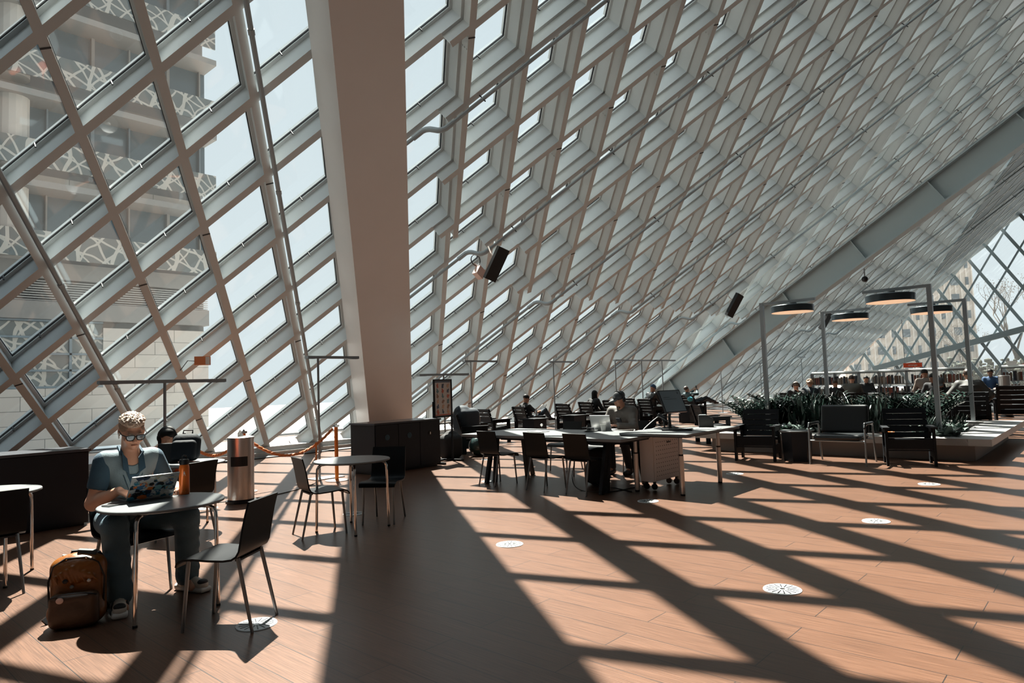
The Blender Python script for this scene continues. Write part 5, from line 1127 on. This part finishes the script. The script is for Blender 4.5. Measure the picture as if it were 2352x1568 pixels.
mb = MB(); mb.prism([Vector(on_chest(-.05, .395, .002)), Vector(on_chest(-.02, .36, .006)), Vector(on_chest(.02, .36, .006)), Vector(on_chest(.05, .395, .002)), Vector(on_chest(0, .25, .008))], (0, 0, 0), Vector(fw*.006)); mb.build('placket', DEND, man)
mb = MB()
for x0_ in (-1, 1): mb.tube([Vector(on_chest(.060*x0_, .36, .006)), Vector(on_chest(.036*x0_, .29, .010)), Vector(on_chest(.004, .20, .012))], .0022, 5)
mb.tube([Vector(on_chest(.004, .20, .014)), Vector(on_chest(.004, .0, .014))], .0022, 5); mb.build('seam', DEND, shirt)
mb = MB()
for z in (.30, .19, .10): mb.ball(Vector(on_chest(0 if z > .25 else .012, z, .018)), (.006, .004, .006), 6)
mb.build('button', PAPER, shirt, True)
mb = MB(); mb.prism([Vector(on_chest(.060, .27, .014)), Vector(on_chest(.125, .27, .010)), Vector(on_chest(.125, .18, .010)), Vector(on_chest(.060, .18, .014))], (0, 0, 0), Vector(fw*.005)); mb.build('chest_pocket', DENL, shirt)
# jeans
L_ = Field(lo, hi, h); L_.ell(P-V3(0, 0, .025), (.165, .13, .115), None, .03)
for s_ in (-1, 1):
    kn, an = knees[s_], ankles[s_]; L_.cone(hips[s_], kn, .100, .082, .04).cone(kn, an+(kn-an)*.04, .080, .074, .02); L_.cone(an+(kn-an)*.02, an+(kn-an)*.07, .072, .074, .01)
    for k in range(5): a = kn+(an-kn)*(.12+.18*k); L_.cone(a+V3(-.05, .045, 0), a+V3(.05, .040, .02), .012, .010, .04)
    L_.cone(an-V3(0, 0, .02), an+V3(0, 0, .004), .05, .05, .008, sub=True)
link('jeans', L_.mesh('jeans', JEAN), man)
# trainers
SHOEW = mat('cream_leather', (.50, .45, .39), .5); SHOEB = mat('black_suede', (.012, .013, .016), .6)
for s_ in (-1, 1):
    a = ankles[s_]; fd = nrm(V3(.25 if s_ > 0 else -.40, 1, 0)); sd_ = V3(fd[1], -fd[0], 0)
    bs = np.stack([fd, sd_, V3(0, 0, 1)], 1); z0 = a*V3(1, 1, 0)
    Sf = Field(z0-V3(.22, .22, .02), z0+V3(.22, .26, .16), .006); Sf.cone(a-fd*.01, z0-fd*.03+V3(0, 0, .05), .044, .044, .02).cone(z0+V3(0, 0, .055), z0+fd*.15+V3(0, 0, .045), .043, .038, .03).cone(z0+fd*.03+V3(0, 0, .085), z0+fd*.11+V3(0, 0, .06), .026, .022, .02)
    shoe = link('trainer', Sf.mesh('trainer', SHOEW), man)
    Sf = Field(z0-V3(.22, .22, .02), z0+V3(.22, .26, .10), .006); Sf.rbox(z0+fd*.06+V3(0, 0, .018), (.135, .046, .018), .016, bs, .004); Sf.ell(z0+fd*-.06+V3(0, 0, .03), (.04, .046, .024), bs, .02); link('sole', Sf.mesh('sole', mat('white_rubber', (.55, .53, .50), .5)), shoe)
    for q in ((.150, 0, .066, .034, .036, .022), (.06, .038, .058, .036, .016, .020), (-.03, .036, .066, .026, .018, .024), (.06, -.038, .058, .036, .016, .020), (-.02, 0, .110, .034, .040, .016)):
        Sf = Field(z0-V3(.22, .22, .02), z0+V3(.22, .26, .16), .006); Sf.ell(z0+fd*q[0]+sd_*q[1]+V3(0, 0, q[2]), q[3:6], bs, .004); link('dark_panel', Sf.mesh('dark_panel', SHOEB), shoe)
    mb = MB()
    for k in range(5): c_ = z0+fd*(.035+.018*k)+V3(0, 0, .112-.0085*k); mb.tube([Vector(c_-sd_*.024-V3(0, 0, .006)), Vector(c_+V3(0, 0, .004)), Vector(c_+sd_*.024-V3(0, 0, .006))], .0035, 5)
    mb.build('laces', PAPER, shoe, True)
# hair
T = lambda x, y, z: Hc+Rm @ V3(x, y, z)
BLOND = mat('blond_hair', (.45, .33, .25), .6, var=(90, .3), bump=(150, .6)); SIDEH = mat('dark_blond_sides', (.30, .19, .125), .7, var=(120, .4), bump=(200, .6))
Hf = Field(Hc-V3(.13, .14, .12), Hc+V3(.13, .14, .2), .0045); Hf.ell(T(0, -.016, .040), (.0785, .0975, .082), Rm, .004); Hf.ell(T(0, .105, -.01), (.066, .085, .088), Rm, .006, sub=True); Hf.ell(T(0, .02, -.10), (.12, .10, .085), Rm, .008, sub=True); link('hair_sides', Hf.mesh('hair_sides', SIDEH), man)
gg = random.Random(21); Hf = Field(Hc-V3(.13, .14, .06), Hc+V3(.13, .16, .2), .0034); Hf.ell(T(0, -.005, .072), (.073, .088, .052), Rm, .004)
for k in range(520):
    a, e = gg.uniform(0, 2*PI), math.asin(gg.uniform(.12, 1)); rr = 1+gg.uniform(-.03, .035); c_ = (.074*rr*math.cos(a)*math.cos(e), -.005+.090*rr*math.sin(a)*math.cos(e), .068+.055*rr*math.sin(e))
    q = V3(gg.gauss(0, 1), gg.gauss(0, 1), gg.gauss(0, .7)); q = nrm(q)*.009; p_ = T(*c_); Hf.cone(p_-q, p_+q, .0046, .0036, .004)
Hf.ell(T(0, .118, .005), (.09, .05, .048), Rm, .006, sub=True); link('hair', Hf.mesh('hair', BLOND), man)
mb = MB()
for sx in (-1, 1): mb.tube([Vector(T(sx*.016, .103, .024)), Vector(T(sx*.034, .101, .028)), Vector(T(sx*.050, .090, .020))], [.0035, .0035, .002], 5)
mb.build('eyebrows', SIDEH, man, True)
mb = MB()
for sx in (-1, 1): mb.tube([Vector(T(sx*.019, .095, -.004)), Vector(T(sx*.031, .098, -.006)), Vector(T(sx*.043, .090, -.004))], .0028, 5)
mb.build('eyelashes', HAIRB, man, True)
mb = MB(); mb.tube([Vector(T(-.021, .0955, -.0645)), Vector(T(0, .1005, -.0635)), Vector(T(.021, .0955, -.0645))], .0022, 5); mb.build('lip_line', mat('lip_red', (.22, .07, .05), .5), man, True)
# glasses, earbud
gl = MB(); 
for sx in (-1, 1):
    o_ = [(.006, .008), (.009, .019), (.034, .021), (.056, .017), (.058, .004), (.050, -.014), (.034, -.019), (.016, -.016), (.008, -.005)]
    ring = [Vector(T(sx*x, .113-.10*x*x*8, z-.002)) for x, z in o_]; gl.tube(ring+[ring[0], ring[1]], .0036, 6)
    gl.tube([Vector(T(sx*.057, .102, .010)), Vector(T(sx*.077, .07, .010)), Vector(T(sx*.080, .0, .008)), Vector(T(sx*.078, -.02, -.01))], .0034, 6)
gl.tube([Vector(T(-.008, .1145, .008)), Vector(T(0, .117, .010)), Vector(T(.008, .1145, .008))], .0034, 6)
LENS = glass_mat('tinted_lens', .03, (.62, .78, .88))
gls = gl.build('glasses', BLACKP, man, True)
for sx in (-1, 1):
    o_ = [(.009, .017), (.034, .019), (.055, .015), (.056, .004), (.049, -.013), (.034, -.017), (.017, -.014), (.010, -.005)]
    MB().prism([Vector(T(sx*x, .113-.10*x*x*8, z-.002)) for x, z in o_], (0, 0, 0), Vector(Rm @ V3(0, .0012, 0))).build('lens', LENS, gls)
MB().ball(Vector(T(.079, .006, -.012)), (.008, .008, .009), 6).tube([Vector(T(.082, .01, -.014)), Vector(T(.080, .018, -.042))], .0038, 6).build('earbud', PAPER, man, True)

# things on his table
lp = thing('stickered_laptop', 'open laptop whose pale lid is covered with colourful stickers', 'laptop', (1.868, 5.385, .7415), R(1))
ld, lc, lR = None, None, None
LW, LD = .320, .215
MB().box((0, .0, .007), (LW, LD, .013)).build('base', mat('space_grey_shell', (.12, .13, .14), .4, .5), lp)
MB().box((0, .03, .0138), (.29, .11, .0012)).build('keyboard', BLACKP, lp)
Rl = Matrix.Rotation(R(36), 3, 'X'); hy = -LD/2
lidc = Vector((0, hy, .012))+Rl @ Vector((0, 0, LD/2))
lid = MB().box(lidc, (LW, .006, LD), Rl).build('lid', mat('pale_laptop_shell', (.42, .42, .42), .35, .2), lp)
SC = [mat(n_, c_, .4) for n_, c_ in (('sticker_white', (.55, .55, .52)), ('sticker_teal', (.03, .15, .22)), ('sticker_orange', (.55, .14, .03)), ('sticker_navy', (.02, .03, .06)), ('sticker_cream', (.45, .38, .28)), ('sticker_blue', (.05, .12, .22)), ('sticker_black', (.01, .01, .012)), ('sticker_aqua', (.16, .32, .34)))]
gg = random.Random(17)
for k in range(84):
    x, z = gg.uniform(-.15, .15), gg.uniform(-.102, .098)
    if z > .05 and gg.random() < .5: continue
    lay = .0031+.0001*(k % 26); mb = MB(); n_ = gg.choice((4, 5, 8, 12)); rx, rz = gg.uniform(.014, .038), gg.uniform(.010, .026); ph = gg.uniform(0, 3); pts = []
    for i in range(n_):
        a = ph+2*PI*i/n_; rr = gg.uniform(.75, 1.1) if n_ > 5 else 1
        px_, pz_ = x+rx*rr*math.cos(a), z+rz*rr*math.sin(a); px_ = max(-LW/2+.003, min(LW/2-.003, px_)); pz_ = max(-LD/2+.003, min(LD/2-.003, pz_)); pts.append(lidc+Rl @ Vector((px_, -lay, pz_)))
    q = gg.randrange(8) if z > -.01 else gg.choice((1, 1, 3, 5, 6, 6, 7, 0, 2)); mb.prism(pts, (0, 0, 0), Rl @ Vector((0, -.0004, 0)))
    st = mb.build('sticker', SC[q], lid)
    if k % 2 == 0:
        c_ = lidc+Rl @ Vector((max(-.15, min(.15, x)), -lay-.0006, max(-.1, min(.1, z)))); mb = MB(); mb.cur = 0
        for _ in range(3): e = Rl @ Vector((gg.uniform(-rx, rx)*.6, 0, gg.uniform(-rz, rz)*.5)); mb.box(c_+e, (rx*.5, .0004, rz*.28), Rl @ Matrix.Rotation(gg.uniform(-1, 1), 3, 'Y'))
        mb.build('sticker', SC[(q+3) % 8], lid)
ph = thing('mobile_phone', 'black phone lying flat at the left edge of the cafe table', 'phone', (1.635, 5.245, .7415), R(-70)); MB().box((0, 0, .004), (.075, .150, .008)).build('body', mat('phone_edge', (.25, .25, .25), .3, .8), ph); MB().box((0, 0, .0084), (.070, .144, .001)).build('screen', BLACKP, ph)
wbt = thing('water_bottle', 'tall orange water bottle with a black lid on the cafe table', 'bottle', (2.128, 5.315, .7405), R(30))
MB().lathe([(.034, 0), (.0365, .004), (.0365, .195), (.034, .212), (.030, .222), (.028, .224)], n=36).build('bottle_body', mat('orange_metal_bottle', (.60, .13, .015), .3, .3), wbt, True)
MB().lathe([(.0305, .222), (.034, .226), (.034, .258), (.030, .262), (0, .262)], n=30).build('lid', BLACKP, wbt, True)
MB().tube([(-.024, 0, .262), (-.024, 0, .282), (0, 0, .292), (.024, 0, .282), (.024, 0, .262)], .005, 8).build('carry_loop', BLACKP, wbt, True)
lgm = MB(); a0_ = R(-30-138)
def bp(u_, z): a = R(218)+u_/.0368; return Vector((.0369*math.cos(a), .0369*math.sin(a), z))
lgm.tube([bp(0, .172), bp(0, .1721)], .0001, 4)
for p0, p1 in (((-.006, .158), (.000, .166)), ((.006, .158), (.000, .166)), ((.000, .166), (-.006, .146)), ((.000, .166), (.006, .146)), ((-.006, .146), (-.008, .140)), ((.006, .146), (.008, .140))): lgm.tube([bp(*p0), bp(*p1)], .0015, 5)
lgm.tube([bp(.0030*math.cos(t), .170+.0034*math.sin(t)) for t in np.linspace(0, 2*PI, 13)], .0009, 5).tube([bp(-.010, .022), bp(.012, .022)], .0008, 4); lgm.build('emblem', PAPER, wbt, True)

# backpack
bp_ = thing('backpack', 'mustard brown backpack with pin badges leaning against the table leg on the floor', 'backpack', (1.41, 5.24, 0), R(-28)); bp_.scale = (.97, .95, .87)
NYL = mat('amber_nylon', (.17, .055, .006), .36, spec=.5, bump=(14, .7)); NYD = mat('dark_amber_nylon', (.055, .022, .006), .5, bump=(18, .5))
F = Field((-.26, -.22, -.02), (.26, .22, .56), .007); F.rbox((0, .03, .25), (.165, .085, .25), .075, k=.02); F.ell((0, .02, .40), (.150, .10, .13), None, .04); F.ell((0, -.03, .10), (.17, .09, .11), None, .05)
for k in range(7): F.cone((-.12+.035*k, -.075, .44-.02*abs(k-3)), (-.10+.04*k, -.082, .33), .010, .006, .02)
bb = link('main_compartment', F.mesh('main_compartment', NYL), bp_)
F = Field((-.26, -.26, -.02), (.26, .1, .40), .007); F.rbox((0, -.085, .135), (.145, .055, .125), .045, k=.02); F.ell((0, -.10, .10), (.13, .055, .09), None, .04); pk = link('front_pocket', F.mesh('front_pocket', NYD), bp_)
MB().tube([(-.135, -.115, .235), (-.07, -.142, .262), (.0, -.150, .268), (.07, -.142, .262), (.135, -.115, .235)], .006, 6).build('zipper', BLACKP, pk, True)
MB().tube([(-.158, -.02, .10), (-.166, -.03, .34), (-.13, -.04, .455), (-.06, -.045, .505), (.06, -.045, .505), (.13, -.04, .455), (.166, -.03, .34), (.158, -.02, .10)], .007, 6).build('zipper', BLACKP, bb, True)
MB().tube([(-.05, .05, .49), (-.045, .055, .535), (.045, .055, .535), (.05, .05, .49)], .012, 8).build('grab_handle', BLACKP, bp_, True)
for sx in (-1, 1):
    mb = MB()
    for q0, q1 in (((sx*.09, .10, .50), (sx*.12, .175, .40)), ((sx*.12, .175, .40), (sx*.13, .18, .20)), ((sx*.13, .18, .20), (sx*.17, .13, .05)), ((sx*.17, .13, .05), (sx*.21, .06, .02))): mb.bar(q0, q1, .05, .014, (0, 1, 0))
    mb.build('shoulder_strap', BLACKP, bp_)
MB().box((.05, .02, .515), (.11, .05, .06), Matrix.Rotation(R(10), 3, 'Y')).build('top_flap', mat('dark_teal_webbing', (.012, .022, .028), .6), bp_)
for i, (x, z, rr, m_) in enumerate(((.03, .405, .017, BLACKP), (.085, .335, .013, mat('badge_silver', (.45, .47, .48), .3, .6)), (-.055, .345, .016, BLACKP), (-.015, .300, .013, mat('badge_grey', (.10, .12, .13), .3, .4)), (-.07, .225, .022, mat('badge_pink', (.55, .38, .34), .4)))):
    yb = -.062 if z > .38 else -.072 if z > .28 else -.135; mb = MB(); mb.M = Matrix.Translation((x, yb-.012, z)) @ Matrix.Rotation(R(90), 4, 'X'); mb.lathe([(rr, -.004), (rr, .002), (rr*.8, .004), (0, .005)], n=20); mb.build('pin_badge', m_, bb if z > .28 else pk, True)
